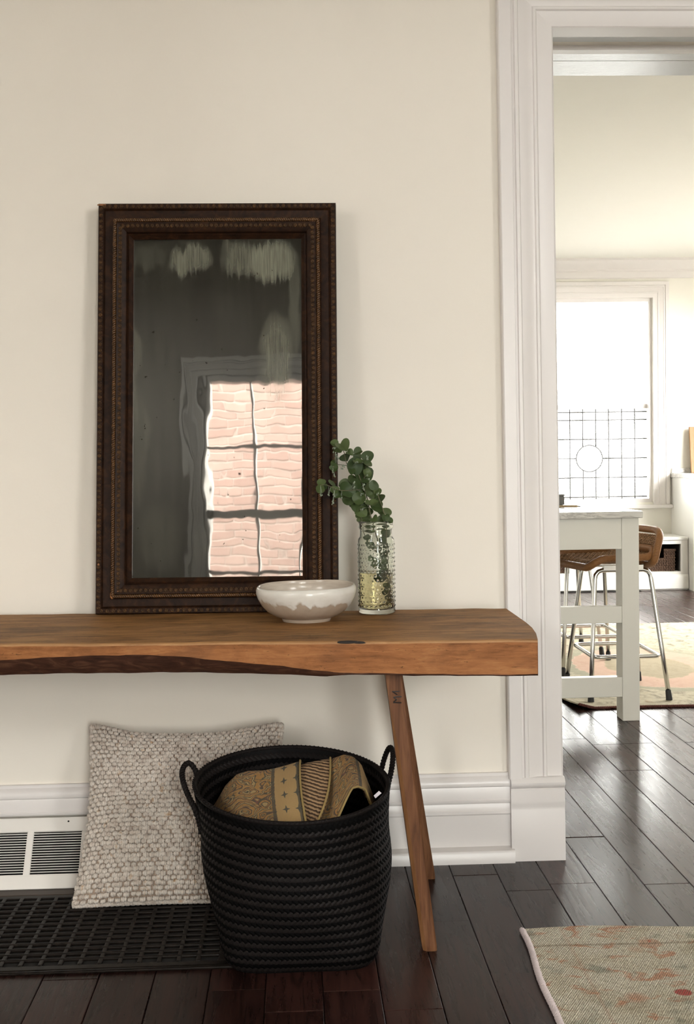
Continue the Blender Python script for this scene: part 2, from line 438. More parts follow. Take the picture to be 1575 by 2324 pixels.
# ------------------------------------------------------------------ floor grate
M['iron'] = wood('black_enamelled_iron', [(.35, (.005, .004, .003)), (.6, (.011, .008, .0065)), (.8, (.03, .018, .012))], (2, 2, 2), .34, 14, .0004, .10)
gr = empty('floor_grate', (-.62, -.43, 0), 'black cast iron floor grate under the cushion and basket', 'grate')
gx0, gx1, gy0, gy1 = -1.30, -.150, -.677, -.200
mb = MB()
fw = .036
for (a, b) in (((gx0, gy0), (gx1, gy0 + fw)), ((gx0, gy1 - .02), (gx1, gy1)), ((gx0, gy0 + fw), (gx0 + fw, gy1 - .02)), ((gx1 - fw, gy0 + fw), (gx1, gy1 - .02))):
    mb.box((a[0], a[1], 0), (b[0], b[1], .006))
mb.build('frame', M['iron'], gr, bevel=.0025, bseg=2)
MB().tube([(gx0, gy0 + .006, .006), (gx1, gy0 + .006, .006)], .0035, 6).build('frame_bead', M['iron'], gr, smooth=True)
MB().box((gx0 + .01, gy0 + .01, .0004), (gx1 - .01, gy1 - .01, .0012)).build('grate_well', M['dark'], gr)
NB = 14
for k in range(1, NB):
    y = gy0 + fw + (gy1 - .02 - gy0 - fw) * k / NB
    MB().box((gx0 + fw - .002, y - .0042, .0012), (gx1 - fw + .002, y + .0042, .0085)).build('long_bar', M['iron'], gr, bevel=.003, bseg=2)
NC = 25
for k in range(1, NC):
    x = gx0 + fw + (gx1 - fw - gx0 - fw) * k / NC
    MB().box((x - .0055, gy0 + fw - .002, .0012), (x + .0055, gy1 - .02 + .002, .0074)).build('cross_bar', M['iron'], gr, bevel=.003, bseg=2)

# ------------------------------------------------------------------ bench
ZT = .705
def topwood(name, stops, rough, dark, extra):
    m, t, p = new_mat(name)
    n = t.noise(t.coord(scale=(.55, 9, 9)), 5, 9, .66, .9)
    fine = t.noise(t.coord(scale=(1.2, 40, 40)), 6, 4, .6)
    mott = t.noise(t.coord(scale=(1.6, 3.5, 3.5)), 4.5, 6, .68, .8)
    g = t.math('ADD', t.math('ADD', t.math('MULTIPLY', n, .42), t.math('MULTIPLY', fine, .20)), t.math('MULTIPLY', mott, .38))
    col = t.ramp(g, stops)
    bl = t.ramp(t.noise(t.coord(scale=(1.2, 4, 3)), 3.2, 5, .62, .4), [(.50, (0, 0, 0)), (.72, (1, 1, 1))])
    col = t.mix(t.math('MULTIPLY', bl, dark[1]), col, dark[0])
    scr = t.ramp(t.noise(t.coord(scale=(3, 14, 14), rot=(0, 0, .35)), 9, 3, .7, 1.5), [(.63, (0, 0, 0)), (.70, (1, 1, 1))])
    col = t.mix(t.math('MULTIPLY', scr, extra), col, (.028, .016, .009))
    t.set(p, 'Base Color', col); t.set(p, 'Roughness', rough); t.set(p, 'Specular IOR Level', .14)
    t.set(p, 'Normal', t.bump(t.math('SUBTRACT', g, t.math('MULTIPLY', scr, .3)), .7, .0018)); return m
M['bench_top'] = topwood('weathered_bench_top', [(.32, (.055, .025, .009)), (.43, (.175, .083, .029)), (.53, (.30, .152, .056)), (.68, (.42, .235, .095))], .6, ((.075, .042, .019), .75), .9)
M['bench_front'] = topwood('sawn_bench_front', [(.32, (.090, .034, .011)), (.43, (.20, .078, .026)), (.53, (.29, .120, .043)), (.68, (.40, .195, .078))], .55, ((.10, .045, .021), .75), .6)
M['arris'] = wood('worn_light_arris', [(.3, (.22, .10, .036)), (.7, (.40, .215, .085))], (.6, 9, 9), .5, 7, .0006, .3)
M['bark'] = wood('dark_bark_edge', [(.3, (.020, .008, .0045)), (.52, (.055, .021, .011)), (.66, (.10, .045, .024)), (.78, (.26, .15, .085))], (1.2, 5, 5), .65, 12, .002, .25)
M['char'] = plain('charred_knot', (.016, .011, .008), .8, var=.4)
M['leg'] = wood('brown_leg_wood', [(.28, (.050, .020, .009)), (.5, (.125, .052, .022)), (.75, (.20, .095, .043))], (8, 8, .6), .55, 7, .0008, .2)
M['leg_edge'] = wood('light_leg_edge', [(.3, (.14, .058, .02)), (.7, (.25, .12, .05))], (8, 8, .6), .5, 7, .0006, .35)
bench = empty('rustic_bench', (-.1, -.4, 0), 'long rustic brown wooden bench with thick slab top and splayed legs', 'bench')
FT = lambda x: -.641 - .0935 * x      # front edge y of the top
BK = lambda x: -.098 - .066 * x       # back edge
def tr(x): return 0.0
rb = random.Random(5)
nst = 120; st = []
xs0, xs1 = -1.35, .535
bark_z = [(-1.4, .672), (-.66, .669), (-.55, .674), (-.45, .679), (-.35, .679), (-.25, .674), (-.15, .664), (-.05, .653), (.02, .644), (.08, .638), (.6, .620)]
bot_z = [(-1.4, .632), (-.66, .632), (-.5, .634), (-.30, .635), (-.08, .632), (0, .629), (.06, .6260), (.12, .6315), (.18, .631), (.25, .6275), (.45, .6265), (.56, .6255)]
top = MB(); front = MB(); bark = MB(); rest = MB()
rows = []
def wob(x, s): return .5 * math.sin(x * 23 + s) + .3 * math.sin(x * 61 + 2 * s) + .2 * math.sin(x * 131 + s * 3)
for i in range(nst + 1):
    f = i / nst; x = xs0 + (xs1 - xs0) * f
    zb = interp(bot_z, x) + .0012 * wob(x, 1); zk = max(interp(bark_z, x) + .0015 * wob(x, 2), zb + .004)
    zt_ = ZT + .0012 * wob(x * .5, 3)
    yf = FT(x) + .0015 * wob(x, 4); yb = BK(x) + .003 * wob(x * .4, 5)
    bt = max(0, min(1, (zk - zb - .004) / .03))
    xe = lambda y: x + (f > .9999) * (.012 - .05 * max(0, ( -(y + .40)) / .3) ** 2 * .6)     # end cut bows a little
    P = lambda y, z: Vector((xe(y), y, z))
    rows.append(dict(tb=P(yb, zt_), tm=[P(yb + (yf + .006 - yb) * k / 6, zt_) for k in range(1, 6)], tf=P(yf + .006, zt_), f0=P(yf + .001, zt_ - .002), f1=P(yf, zt_ - .006), fm=P(yf + .0008 * wob(x, 6), (zt_ + zk) / 2), fk=P(yf - .001 * bt, zk),
                     k1=P(yf + .010 * bt + .002 * wob(x, 8), zb + (zk - zb) * .45), k2=P(yf + .024 * bt + .004, zb), bb=P(yb, .634)))
def strip(mb, keys):
    rg_ = []
    for r in rows:
        L = []
        for k in keys: L += r[k] if isinstance(r[k], list) else [r[k]]
        rg_.append(L)
    mb.rings(rg_, False)
mb = MB()
mb.cur = 0; strip(mb, ['tb', 'tm', 'tf'])
mb.cur = 2; strip(mb, ['tf', 'f0', 'f1'])
mb.cur = 1; strip(mb, ['f1', 'fm', 'fk'])
mb.cur = 1; strip(mb, ['k2', 'bb', 'tb'])
for r, fl in ((rows[0], 0), (rows[-1], 1)):
    L = [r['tb']] + r['tm'] + [r['tf'], r['f0'], r['f1'], r['fm'], r['fk'], r['k1'], r['k2'], r['bb']]
    k = mb.vs(L); mb.face(*[k + i for i in range(len(L))])
mb.build('slab_top', [M['bench_top'], M['bench_front'], M['arris']], bench, recalc=True, smooth=True, auto=40)
mb = MB(); strip(mb, ['fk', 'k1', 'k2']); o = mb.build('bark_edge', [M['bark']], bench, smooth=True); o['label'] = 'dark bark along the lower front edge'
# light worn arris and the dark knot on it
kx = atY(795, 1452, FT(.12)).x
mb = MB(); mb.ell((kx - .006, FT(kx) + .004, ZT - .0022), ((.026, -.0025, .0004), (0, .0066, .0014), (0, 0, .0030)), 14, 6); mb.ell((kx + .019, FT(kx + .019) + .003, ZT - .0032), ((.017, -.0016, -.0006), (0, .0044, .0014), (0, 0, .0022)), 12, 6); tag(mb.build('knot', M['char'], bench, smooth=True), 'dark knot on the front edge')
def place_leg(bx, by, tx, ty, wx, wy, dz=.640):
    """splayed square leg with chamfered edges, its left front chamfer lighter"""
    def ring(z, s):
        f = z / dz; cx = bx + (tx - bx) * f; cy = by + (ty - by) * f
        a, b, c = wx * s, wy * s, .0075 * (1 if z < .48 else max(.12, 1 - (z - .48) / .05))
        return [Vector((cx - a, cy + b, z)), Vector((cx - a, cy - b + c, z)), Vector((cx - a + c, cy - b, z)), Vector((cx + a - c * .5, cy - b, z)), Vector((cx + a, cy - b + c * .5, z)), Vector((cx + a, cy + b - c, z)), Vector((cx + a - c, cy + b, z))]
    rgs = [ring(z, s) for z, s in ((0, .93), (.012, 1.0), (.15, 1.02), (.30, 1.05), (.45, 1.06), (.50, 1.05), (.55, 1.04), (dz, 1.08))]
    mb = MB(); n = 7; b = [mb.vs(r) for r in rgs]
    for i in range(len(rgs) - 1):
        for j in range(n):
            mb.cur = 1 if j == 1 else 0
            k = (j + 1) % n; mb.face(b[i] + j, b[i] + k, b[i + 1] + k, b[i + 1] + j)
    mb.cur = 0; mb.face(*[b[0] + j for j in reversed(range(n))]); mb.face(*[b[-1] + j for j in range(n)])
    return mb.build('leg', [M['leg'], M['leg_edge']], bench)
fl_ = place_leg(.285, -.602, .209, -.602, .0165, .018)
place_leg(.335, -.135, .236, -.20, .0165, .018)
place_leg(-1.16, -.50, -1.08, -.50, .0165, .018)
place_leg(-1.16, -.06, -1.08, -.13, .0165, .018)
# handwritten letters on the front leg
M['ink'] = plain('black_marker_ink', (.01, .008, .007), .6)
mb = MB()
def leg_pt(px, py): return atY(px, py, -.6225)
for stroke in ([(911, 1595), (892, 1594.4), (900.6, 1588), (892.5, 1582), (911.7, 1580.8)], [(901.9, 1577), (890.5, 1569.6), (907, 1569)]):
    mb.tube([leg_pt(q[0], q[1]) for q in resample([(a, b, 0) for a, b in stroke], 30)], .0012, 5)
tag(mb.build('handwriting', M['ink'], bench), 'black handwritten mark M1 turned sideways on the front leg')

# ------------------------------------------------------------------ antique mirror
BL, BR, TR, TL = Vector((-.524, -.078, .7065)), Vector((.110, -.118, .7065)), None, None
TL = atY(226, 465, -.034); TR = atY(762, 463, -.066)
MN = (BR - BL).cross(TL - BL).normalized()
if MN.y > 0: MN = -MN
MW, MH = .632, 1.075
def mp_(u, v, n=0):
    a, b = u / MW, v / MH
    return (BL * (1 - a) + BR * a) * (1 - b) + (TL * (1 - a) + TR * a) * b + MN * n
mirror = empty('framed_mirror', mp_(MW / 2, 0, -.01), 'tall antique mirror in dark carved frame leaning on the wall', 'mirror')
M['frame'] = wood('dark_carved_wood', [(.3, (.009, .004, .0022)), (.55, (.024, .0100, .0045)), (.8, (.060, .025, .009))], (3, 3, 3), .5, 12, .0012, .14)
M['frame_orn'] = wood('pressed_ornament', [(.3, (.018, .009, .0034)), (.55, (.060, .028, .0090)), (.8, (.16, .072, .020))], (4, 4, 4), .5, 22, .001, .18)
M['rope'] = wood('gilded_rope_bead', [(.3, (.030, .013, .0045)), (.6, (.10, .044, .013)), (.85, (.26, .125, .04))], (4, 4, 4), .42, 20, .0005, .45)
M['chip'] = plain('bare_chipped_wood', (.23, .095, .03), .6, var=.3)
NS = -.020     # shift so that the traced corner plane is close to the front of the frame
FP = [(0, -.012), (0, .016), (.002, .020), (.014, .020), (.016, .018), (.0185, .0205), (.020, .0185), (.039, .0175), (.041, .020), (.0425, .030), (.047, .030), (.051, .030), (.053, .0335), (.070, .0285), (.0765, .024), (.079, .0165), (.083, .0185), (.086, .015), (.090, .0125), (.093, .008), (.093, -.012)]
sides = [('B', (0, 0), (MW, 0), (1, 0), (0, 1)), ('R', (MW, 0), (MW, MH), (0, 1), (-1, 0)), ('T', (MW, MH), (0, MH), (-1, 0), (0, -1)), ('L', (0, MH), (0, 0), (0, -1), (1, 0))]
for nm, a, b, d, inn in sides:
    def pt(e0, e1, w_, n):
        # w_ in from the edge; mitred ends
        return [mp_(a[0] + d[0] * w_ + inn[0] * w_, a[1] + d[1] * w_ + inn[1] * w_, n), mp_(b[0] - d[0] * w_ + inn[0] * w_, b[1] - d[1] * w_ + inn[1] * w_, n)]
    E = [pt(0, 0, w_, n - .004) for w_, n in FP]
    mb = MB(); mb.rings([[e[0] for e in E], [e[1] for e in E]], True)
    mem = mb.build('frame_rail' if nm in 'BT' else 'frame_stile', M['frame'], mirror, smooth=True, auto=25)
    L = math.hypot(b[0] - a[0], b[1] - a[1])
    r0, r1 = pt(0, 0, .047, .0275)
    mb = MB(); mb.rope([r0, r1], .0025, .0029, int((L - .09) / .0115), 2, 5, 8); mb.build('rope_bead', M['rope'], mem, smooth=True)
    # pressed leaf ornament: outer band and inner sloping band
    mb = MB()
    for (wc, nn, pitch, r) in ((.008, .016, .0150, .0050), (.0615, .0275, .0125, .0052)):
        cnt = int((L - 2 * wc - .01) / pitch)
        p0, p1 = pt(0, 0, wc, nn)
        din = (mp_(.3 + inn[0] * .01, .3 + inn[1] * .01) - mp_(.3, .3)).normalized(); dal = (p1 - p0).normalized()
        for k in range(cnt):
            c = p0.lerp(p1, (k + .5) / cnt)
            ring = []
            for (q, s_) in ((0, 1.0), (1, .66), (2, .34)):
                ring.append([c + dal * (math.cos(t_) * r * s_) + din * (math.sin(t_) * r * 1.1 * s_) + MN * (0.0 if q == 0 else (.0021 if q == 1 else .0006)) for t_ in [2 * PI * h / 8 for h in range(8)]])
            mb.rings(ring, True, (False, True))
            mb.ell(c + dal * (pitch * .5) + din * (r * .7) + MN * .0006, (dal * .0012, din * .0022, MN * .0013), 5, 4)
    tag(mb.build('carved_ornament', M['frame_orn'], mem, smooth=True), kind='stuff')
# pale chips at the mitres
mb = MB()
for (u, v, du, dv) in ((.046, .050, .006, .012), (.060, .058, .010, .005), (MW - .060, MH - .052, .012, .006), (MW - .054, MH - .066, .004, .010), (.010, MH - .004, .014, .003), (.048, MH - .055, .004, .012), (.006, MH - .14, .003, .003), (.051, MH - .14, .004, .003), (.008, .13, .004, .004)):
    c = mp_(u, v, .0265 if .03 < u < MW - .03 else .0155)
    mb.ell(c, (mp_(u + du, v) - mp_(u, v), mp_(u, v + dv) - mp_(u, v), MN * .0014), 7, 4)
tag(mb.build('bare_chip', M['chip'], mirror, smooth=True), 'pale bare wood where the frame is chipped', kind='stuff')
MB().hexa([mp_(.01, .01, -.014), mp_(MW - .01, .01, -.014), mp_(MW - .01, MH - .01, -.014), mp_(.01, MH - .01, -.014), mp_(.01, .01, -.009), mp_(MW - .01, .01, -.009), mp_(MW - .01, MH - .01, -.009), mp_(.01, MH - .01, -.009)]).build('backing_board', M['frame'], mirror)
def mirror_material():
    m, t, p = new_mat('aged_silvered_glass')
    v = t.coord()                                   # origin at the foot of the mirror, z up
    sep = t.add('ShaderNodeSeparateXYZ', {0: v}); x, z = sep.outputs[0], sep.outputs[2]
    cloud = t.noise(v, 5.5, 4, .55)
    streak = t.noise(t.coord(scale=(7, 1, .5)), 7, 6, .62, .3)
    fine = t.noise(t.coord(scale=(60, 1, 2.2)), 5, 3, .6)
    wx = t.math('ADD', x, t.math('MULTIPLY', t.math('SUBTRACT', cloud, .5), .10)); wz = t.math('ADD', z, t.math('MULTIPLY', t.math('SUBTRACT', streak, .5), .11))
    def stain(cx, cz, rx, rz, amt):
        a_ = t.math('DIVIDE', t.math('SUBTRACT', wx, cx), rx); b_ = t.math('DIVIDE', t.math('SUBTRACT', wz, cz), rz)
        d = t.math('ADD', t.math('POWER', t.math('ABSOLUTE', a_), 2.5), t.math('POWER', t.math('ABSOLUTE', b_), 2.5))
        return t.math('MULTIPLY', t.ramp(d, [(.25, (1, 1, 1)), (.95, (0, 0, 0))]), amt)
    tn = stain(.150, .915, .085, .060, .55)
    for q in ((-.055, .925, .055, .045, .42), (.075, .925, .06, .05, .34), (-.16, .93, .05, .04, .12), (.165, .66, .055, .13, .34), (-.215, .66, .025, .22, .22), (-.205, .45, .03, .2, .12), (.215, .80, .02, .16, .18), (.10, .19, .16, .10, .10), (-.15, .20, .07, .10, .06)):
        tn = t.math('MAXIMUM', tn, stain(*q))
    tn = t.math('MULTIPLY', tn, t.ramp(fine, [(.30, (.55, .55, .55)), (.62, (1, 1, 1))]))
    tn = t.math('ADD', tn, t.math('ADD', t.math('MULTIPLY', t.ramp(streak, [(.42, (0, 0, 0)), (.72, (1, 1, 1))]), .05), .012), clamp=True)
    spots = t.ramp(t.noise(v, 70, 2, .5), [(.735, (0, 0, 0)), (.75, (1, 1, 1))])
    wave = t.math('ADD', t.noise(t.coord(scale=(1.0, 1, .35)), 7.5, 2, .4), t.math('MULTIPLY', t.noise(t.coord(scale=(1, 1, .6)), 22, 1, .4), .12))
    nb = t.bump(wave, 1.0, .0007)
    gl = t.add('ShaderNodeBsdfGlossy', {'Color': t.mix(cloud, (.30, .288, .265), (.40, .392, .37)), 'Roughness': .018, 'Normal': nb})
    df = t.add('ShaderNodeBsdfDiffuse', {'Color': t.mix(streak, (.21, .212, .165), (.41, .415, .31))})
    mx = t.add('ShaderNodeMixShader'); t.set(mx, 0, tn); t.l.new(gl.outputs[0], mx.inputs[1]); t.l.new(df.outputs[0], mx.inputs[2])
    dk = t.add('ShaderNodeBsdfDiffuse', {'Color': (.03, .022, .015)})
    mx2 = t.add('ShaderNodeMixShader'); t.set(mx2, 0, t.math('MULTIPLY', spots, .8)); t.l.new(mx.outputs[0], mx2.inputs[1]); t.l.new(dk.outputs[0], mx2.inputs[2])
    t.l.new(mx2.outputs[0], t.n['Material Output'].inputs[0]); return m
M['mirror'] = mirror_material()
mb = MB(); g = .0910
MC = mp_(MW / 2, MH / 2)
def flat_(u, v, n): p = mp_(u, v); return p - MN * ((p - MC).dot(MN) - n)      # the glass itself is a true plane
mb.hexa([flat_(g, g, -.005), flat_(MW - g, g, -.005), flat_(MW - g, MH - g, -.005), flat_(g, MH - g, -.005), flat_(g, g, .001), flat_(MW - g, g, .001), flat_(MW - g, MH - g, .001), flat_(g, MH - g, .001)])
tag(mb.build('mirror_glass', M['mirror'], mirror), 'cloudy tarnished mirror glass with wavy reflections')

# ------------------------------------------------------------------ stoneware bowl
def bowl_material():
    m, t, p = new_mat('dripped_white_glaze')
    v = t.coord(); sep = t.add('ShaderNodeSeparateXYZ', {0: v}); z = sep.outputs[2]
    drip = t.math('ADD', t.math('MULTIPLY', t.noise(t.coord(scale=(1, 1, .25)), 15, 3, .5, 1.0), .90), t.math('MULTIPLY', t.noise(t.coord(scale=(1, 1, .8)), 45, 2, .5, .3), .10))
    lvl = t.math('ADD', z, t.math('MULTIPLY', t.math('SUBTRACT', drip, .5), .12))
    f = t.ramp(lvl, [(.040, (0, 0, 0)), (.0445, (1, 1, 1))])
    clay = t.mix(t.noise(v, 40, 4), (.33, .26, .195), (.46, .38, .30))
    glaze = t.mix(t.noise(t.coord(scale=(1, 1, 2.5)), 14, 4), (.50, .47, .41), (.78, .77, .73))
    col = t.mix(f, clay, glaze)
    inside = t.ramp(t.noise(t.coord(scale=(1, 1, 6)), 12, 3), [(.3, (.47, .40, .32)), (.7, (.63, .57, .48))])
    g = t.add('ShaderNodeNewGeometry')
    t.set(p, 'Base Color', col); t.set(p, 'Roughness', .24); t.set(p, 'Normal', t.bump(t.math('ADD', t.math('MULTIPLY', f, .6), t.math('MULTIPLY', t.noise(v, 30, 3), .25)), .5, .002))
    m2, t2, p2 = new_mat('inner_oatmeal_glaze')
    t2.set(p2, 'Base Color', t2.ramp(t2.noise(t2.coord(scale=(1, 1, 6)), 12, 3), [(.3, (.44, .37, .30)), (.7, (.62, .56, .48))])); t2.set(p2, 'Roughness', .22)
    return m, m2
M['bowl'], M['bowl_in'] = bowl_material()
BC = Vector((.0245, -.290, ZT + .0005))
bowl = empty('ceramic_bowl', BC, 'low stoneware bowl with dripping white glaze in front of the mirror', 'bowl')
def wobb(r, z, a):
    z *= 1.10
    return (r * (1 + .006 * math.sin(2 * a + 1)), z + (z / .08) * .0022 * math.sin(a + .6) + (z / .08) * .001 * math.sin(3 * a))
out = [(.050, 0), (.0585, .000), (.0605, .004), (.0615, .007), (.078, .0125), (.0955, .0225), (.109, .036), (.1185, .052), (.1225, .064), (.1228, .070), (.1205, .0768), (.118, .0792), (.1155, .0795)]
inn_ = [(.1155, .0795), (.114, .078), (.1155, .070), (.1145, .060), (.107, .045), (.094, .030), (.072, .018), (.04, .0125), (.008, .0115)]
mb = MB(); mb.lathe(BC, out, 64, fn=wobb); o = mb.build('outer_glaze', M['bowl'], bowl, smooth=True, auto=50)
mb = MB(); mb.lathe(BC, inn_, 64, fn=wobb); mb.f.pop(-2) if False else None; o = mb.build('inner_glaze', M['bowl_in'], bowl, smooth=True, recalc=False)
# lathe caps at the rim would close the bowl: drop the n-gon lids
for nm_ in ('outer_glaze', 'inner_glaze'):
    me = bpy.data.objects[nm_].data; bm = bmesh.new(); bm.from_mesh(me)
    lids = [f for f in bm.faces if len(f.verts) > 20 and f.calc_center_median().z > .05]
    bmesh.ops.delete(bm, geom=lids, context='FACES_ONLY'); bm.to_mesh(me); bm.free()

# ------------------------------------------------------------------ hobnail jar with water and eucalyptus
def glass_mat(name, col, ior, rough=0.0):
    m, t, p = new_mat(name); t.set(p, 'Base Color', col); t.set(p, 'Transmission Weight', 1.0); t.set(p, 'IOR', ior); t.set(p, 'Roughness', rough); return m
M['jar'] = glass_mat('clear_hobnail_glass', (.94, .975, .92), 1.45)
M['water'] = glass_mat('yellowish_vase_water', (.90, .79, .53), 1.33)
JC = Vector((.2070, -.166, ZT + .0003))
jar = empty('glass_jar', JC, 'clear hobnail glass jar half full of yellowish water beside the bowl', 'jar')
def hob(z, a):
    pz, na = .0112, 26
    k = math.floor((z - .014) / pz); zz = (z - .014) / pz - k - .5
    aa = (a / (2 * PI) * na + (.5 if k % 2 else 0)) % 1 - .5
    if z < .014 or z > .014 + pz * 15: return 0
    d2 = (zz * pz) ** 2 + (aa * 2 * PI * .047 / na) ** 2
    return .0017 * max(0, 1 - d2 / .0028 ** 2) ** .7
prof = [(.002, .0012), (.036, .0008), (.0435, 0.0), (.0462, .002), (.0472, .006), (.0472, .013)]
zz = .014
while zz < .183: prof.append((.0470, zz)); zz += .0014
prof += [(.0470, .186), (.0462, .190), (.0435, .194), (.0418, .197), (.0412, .205), (.0412, .214), (.0425, .2165), (.0445, .2185), (.0452, .222), (.0445, .2255), (.0425, .2275), (.0436, .2295), (.0446, .2325), (.0436, .2355), (.0415, .2365), (.0398, .2355),
         (.0385, .228), (.0383, .205), (.0388, .198), (.0425, .190), (.0436, .184), (.0436, .020), (.0425, .0135), (.036, .0105), (.002, .0100)]
nstart = 6; nend = prof.index((.0470, .186))
hset = set(range(nstart, nend))
def hobfn(r, z, a): return (r + (hob(z, a) if r == .0470 else 0), z)
mb = MB(); mb.lathe(JC, prof, 26 * 9, fn=hobfn); mb.build('glass_body', M['jar'], jar, smooth=True, auto=80)
WZ = .1045
mb = MB(); mb.lathe(JC, [(.002, .0106), (.036, .0110), (.0422, .0140), (.0432, .0205), (.0432, WZ + .001), (.0415, WZ), (.002, WZ)], 64); mb.build('water', M['water'], jar, smooth=True, auto=50)

euc = empty('eucalyptus_sprig', JC + Vector((0, 0, .012)), 'green eucalyptus sprig with round leaves standing in the glass jar', 'branch')
M['stem'] = plain('eucalyptus_stem', (.12, .105, .055), .55, var=.2)
def leaf_material():
    m, t, p = new_mat('eucalyptus_leaf')
    oi = t.add('ShaderNodeObjectInfo'); n = t.noise(t.coord(), 60, 3)
    c = t.mix(oi.outputs['Random'], (.030, .054, .012), (.092, .126, .042))
    c = t.mix(t.math('MULTIPLY', n, .35), c, (.016, .032, .012))
    t.set(p, 'Base Color', c); t.set(p, 'Roughness', .5); t.set(p, 'Specular IOR Level', .35); t.set(p, 'Subsurface Weight', 0.0); return m
M['leaf'] = leaf_material()
M['bud'] = plain('grey_green_bud', (.22, .26, .19), .6, var=.2)
def leaf_mesh(asp, fold, cup, seed):
    mb = MB(); r_ = random.Random(seed); n = 20; p1, p2 = r_.uniform(0, 6), r_.uniform(0, 6)
    outl = []
    for k in range(n):
        a = 2 * PI * k / n; rr = 1 + .06 * math.sin(2 * a + p1) + .045 * math.sin(3 * a + p2)
        x = math.sin(a) * asp * rr; y = -math.cos(a) * rr
        notch = .22 * math.exp(-((a if a < PI else a - 2 * PI) / .35) ** 2); y += notch
        outl.append((x, y + 1))
    def P(x, y, dz): return Vector((x, y, fold * abs(x) + cup * ((y - 1) ** 2) + dz))
    c0, c1 = P(0, .75, 0), P(0, 1.35, 0)
    k0 = mb.vs([P(0, 1, .0)] + [P(x * .55, 1 + (y - 1) * .55, .03) for x, y in outl] + [P(x, y, 0) for x, y in outl])
    for j in range(n):
        q = (j + 1) % n
        mb.face(k0, k0 + 1 + j, k0 + 1 + q); mb.face(k0 + 1 + j, k0 + 1 + n + j, k0 + 1 + n + q, k0 + 1 + q)
    b = mb.vs([v + Vector((0, 0, -.035)) for v in mb.v[k0:k0 + 1 + 2 * n]])
    for j in range(n):
        q = (j + 1) % n
        mb.face(b, b + 1 + q, b + 1 + j); mb.face(b + 1 + j, b + 1 + q, b + 1 + n + q, b + 1 + n + j)
        mb.face(k0 + 1 + n + j, b + 1 + n + j, b + 1 + n + q, k0 + 1 + n + q)
    return mb.mesh('leaf', M['leaf'], smooth=True, auto=60)
leaf_ms = [leaf_mesh(.95, .25, .12, 1), leaf_mesh(.85, .45, -.1, 2), leaf_mesh(1.05, .1, .2, 3), leaf_mesh(.8, .35, .3, 4), leaf_mesh(.9, .75, .1, 5), leaf_mesh(.8, .6, -.25, 6), leaf_mesh(1.0, .5, .45, 7)]
def E_(cx, cy, y): return atY(680 + cx / 5.281, 980 + cy / 5.281, y)
JY = JC.y
rl = random.Random(11)
main = spline([JC + Vector((-.004, .0, .014)), E_(1040, 2000, JY + .004), E_(1010, 1700, JY), E_(960, 1420, JY), E_(900, 1180, JY - .002), E_(850, 1000, JY - .004), E_(810, 800, JY - .006), E_(740, 600, JY - .008), E_(680, 470, JY - .008), E_(570, 390, JY - .006), E_(530, 240, JY - .004), E_(480, 170, JY)], 8)
side1 = spline([E_(760, 690, JY - .008), E_(640, 700, JY - .02), E_(480, 700, JY - .035), E_(330, 640, JY - .05), E_(250, 640, JY - .058)], 6)
side2 = spline([E_(640, 430, JY - .008), E_(540, 400, JY - .012), E_(430, 395, JY - .02), E_(400, 430, JY - .025)], 6)
side3 = spline([E_(770, 560, JY - .008), E_(790, 420, JY + .004), E_(800, 330, JY + .01)], 6)
stem2 = spline([JC + Vector((.016, .006, .014)), E_(1080, 1850, JY + .012), E_(1000, 1500, JY + .012), E_(830, 1340, JY + .014), E_(760, 1180, JY + .012), E_(740, 1020, JY + .01), E_(690, 880, JY + .008), E_(640, 640, JY + .004)], 8)
stem3 = spline([JC + Vector((.02, -.008, .016)), E_(1060, 1700, JY - .014), E_(1040, 1330, JY - .016), E_(1030, 1050, JY - .016), E_(960, 820, JY - .014), E_(930, 740, JY - .012)], 8)
for path, r0, r1 in ((main, .0019, .0009), (stem2, .0017, .0009), (stem3, .0016, .0009), (side1, .0011, .0006), (side2, .0009, .0006), (side3, .0009, .0006)):
    n_ = len(path); MB().tube(path, [r0 + (r1 - r0) * k / (n_ - 1) for k in range(n_)], 6).build('stem', M['stem'], euc, smooth=True)
LEAVES = [(415, 150, 42), (520, 185, 74), (465, 215, 55), (585, 315, 72), (600, 250, 40), (708, 243, 44), (692, 300, 40), (812, 305, 62), (848, 288, 34), (815, 385, 44), (660, 410, 82), (700, 380, 50), (415, 430, 42), (412, 378, 32),
          (745, 505, 96), (640, 580, 52), (800, 500, 44), (655, 665, 84), (560, 700, 82), (600, 790, 78), (545, 650, 60), (730, 800, 64), (262, 610, 42), (258, 690, 46), (300, 660, 36), (380, 620, 42), (420, 700, 44), (470, 755, 48), (890, 645, 48), (845, 705, 76),
          (775, 640, 44), (925, 725, 40), (960, 820, 72), (890, 790, 46), (685, 885, 70), (740, 965, 60), (648, 905, 44), (860, 880, 62), (930, 900, 62), (1035, 960, 54), (965, 990, 44), (1030, 1030, 44), (985, 1065, 52), (890, 1050, 50), (800, 1040, 52), (735, 1065, 44), (700, 1010, 34), (780, 900, 44), (1080, 1062, 30), (700, 740, 60), (820, 770, 50), (620, 480, 36),
          (830, 960, 40), (760, 560, 60),
          (820, 1175, 52), (1020, 1195, 62), (1060, 1255, 46), (1000, 1310, 46), (795, 1280, 40), (855, 1360, 44), (775, 1335, 28), (940, 1395, 44), (1040, 1365, 40), (1055, 1440, 40), (1000, 1490, 44), (850, 1510, 40), (925, 1560, 50), (1000, 1610, 54), (1045, 1560, 44), (885, 1610, 36),
          (970, 1700, 44), (1070, 1690, 46), (1000, 1780, 44), (1060, 1850, 40), (1010, 1910, 36), (1050, 1980, 36), (1080, 2050, 34), (940, 1760, 36), (870, 1180, 40)]
ALLST = main + side1 + side2 + side3 + stem2 + stem3
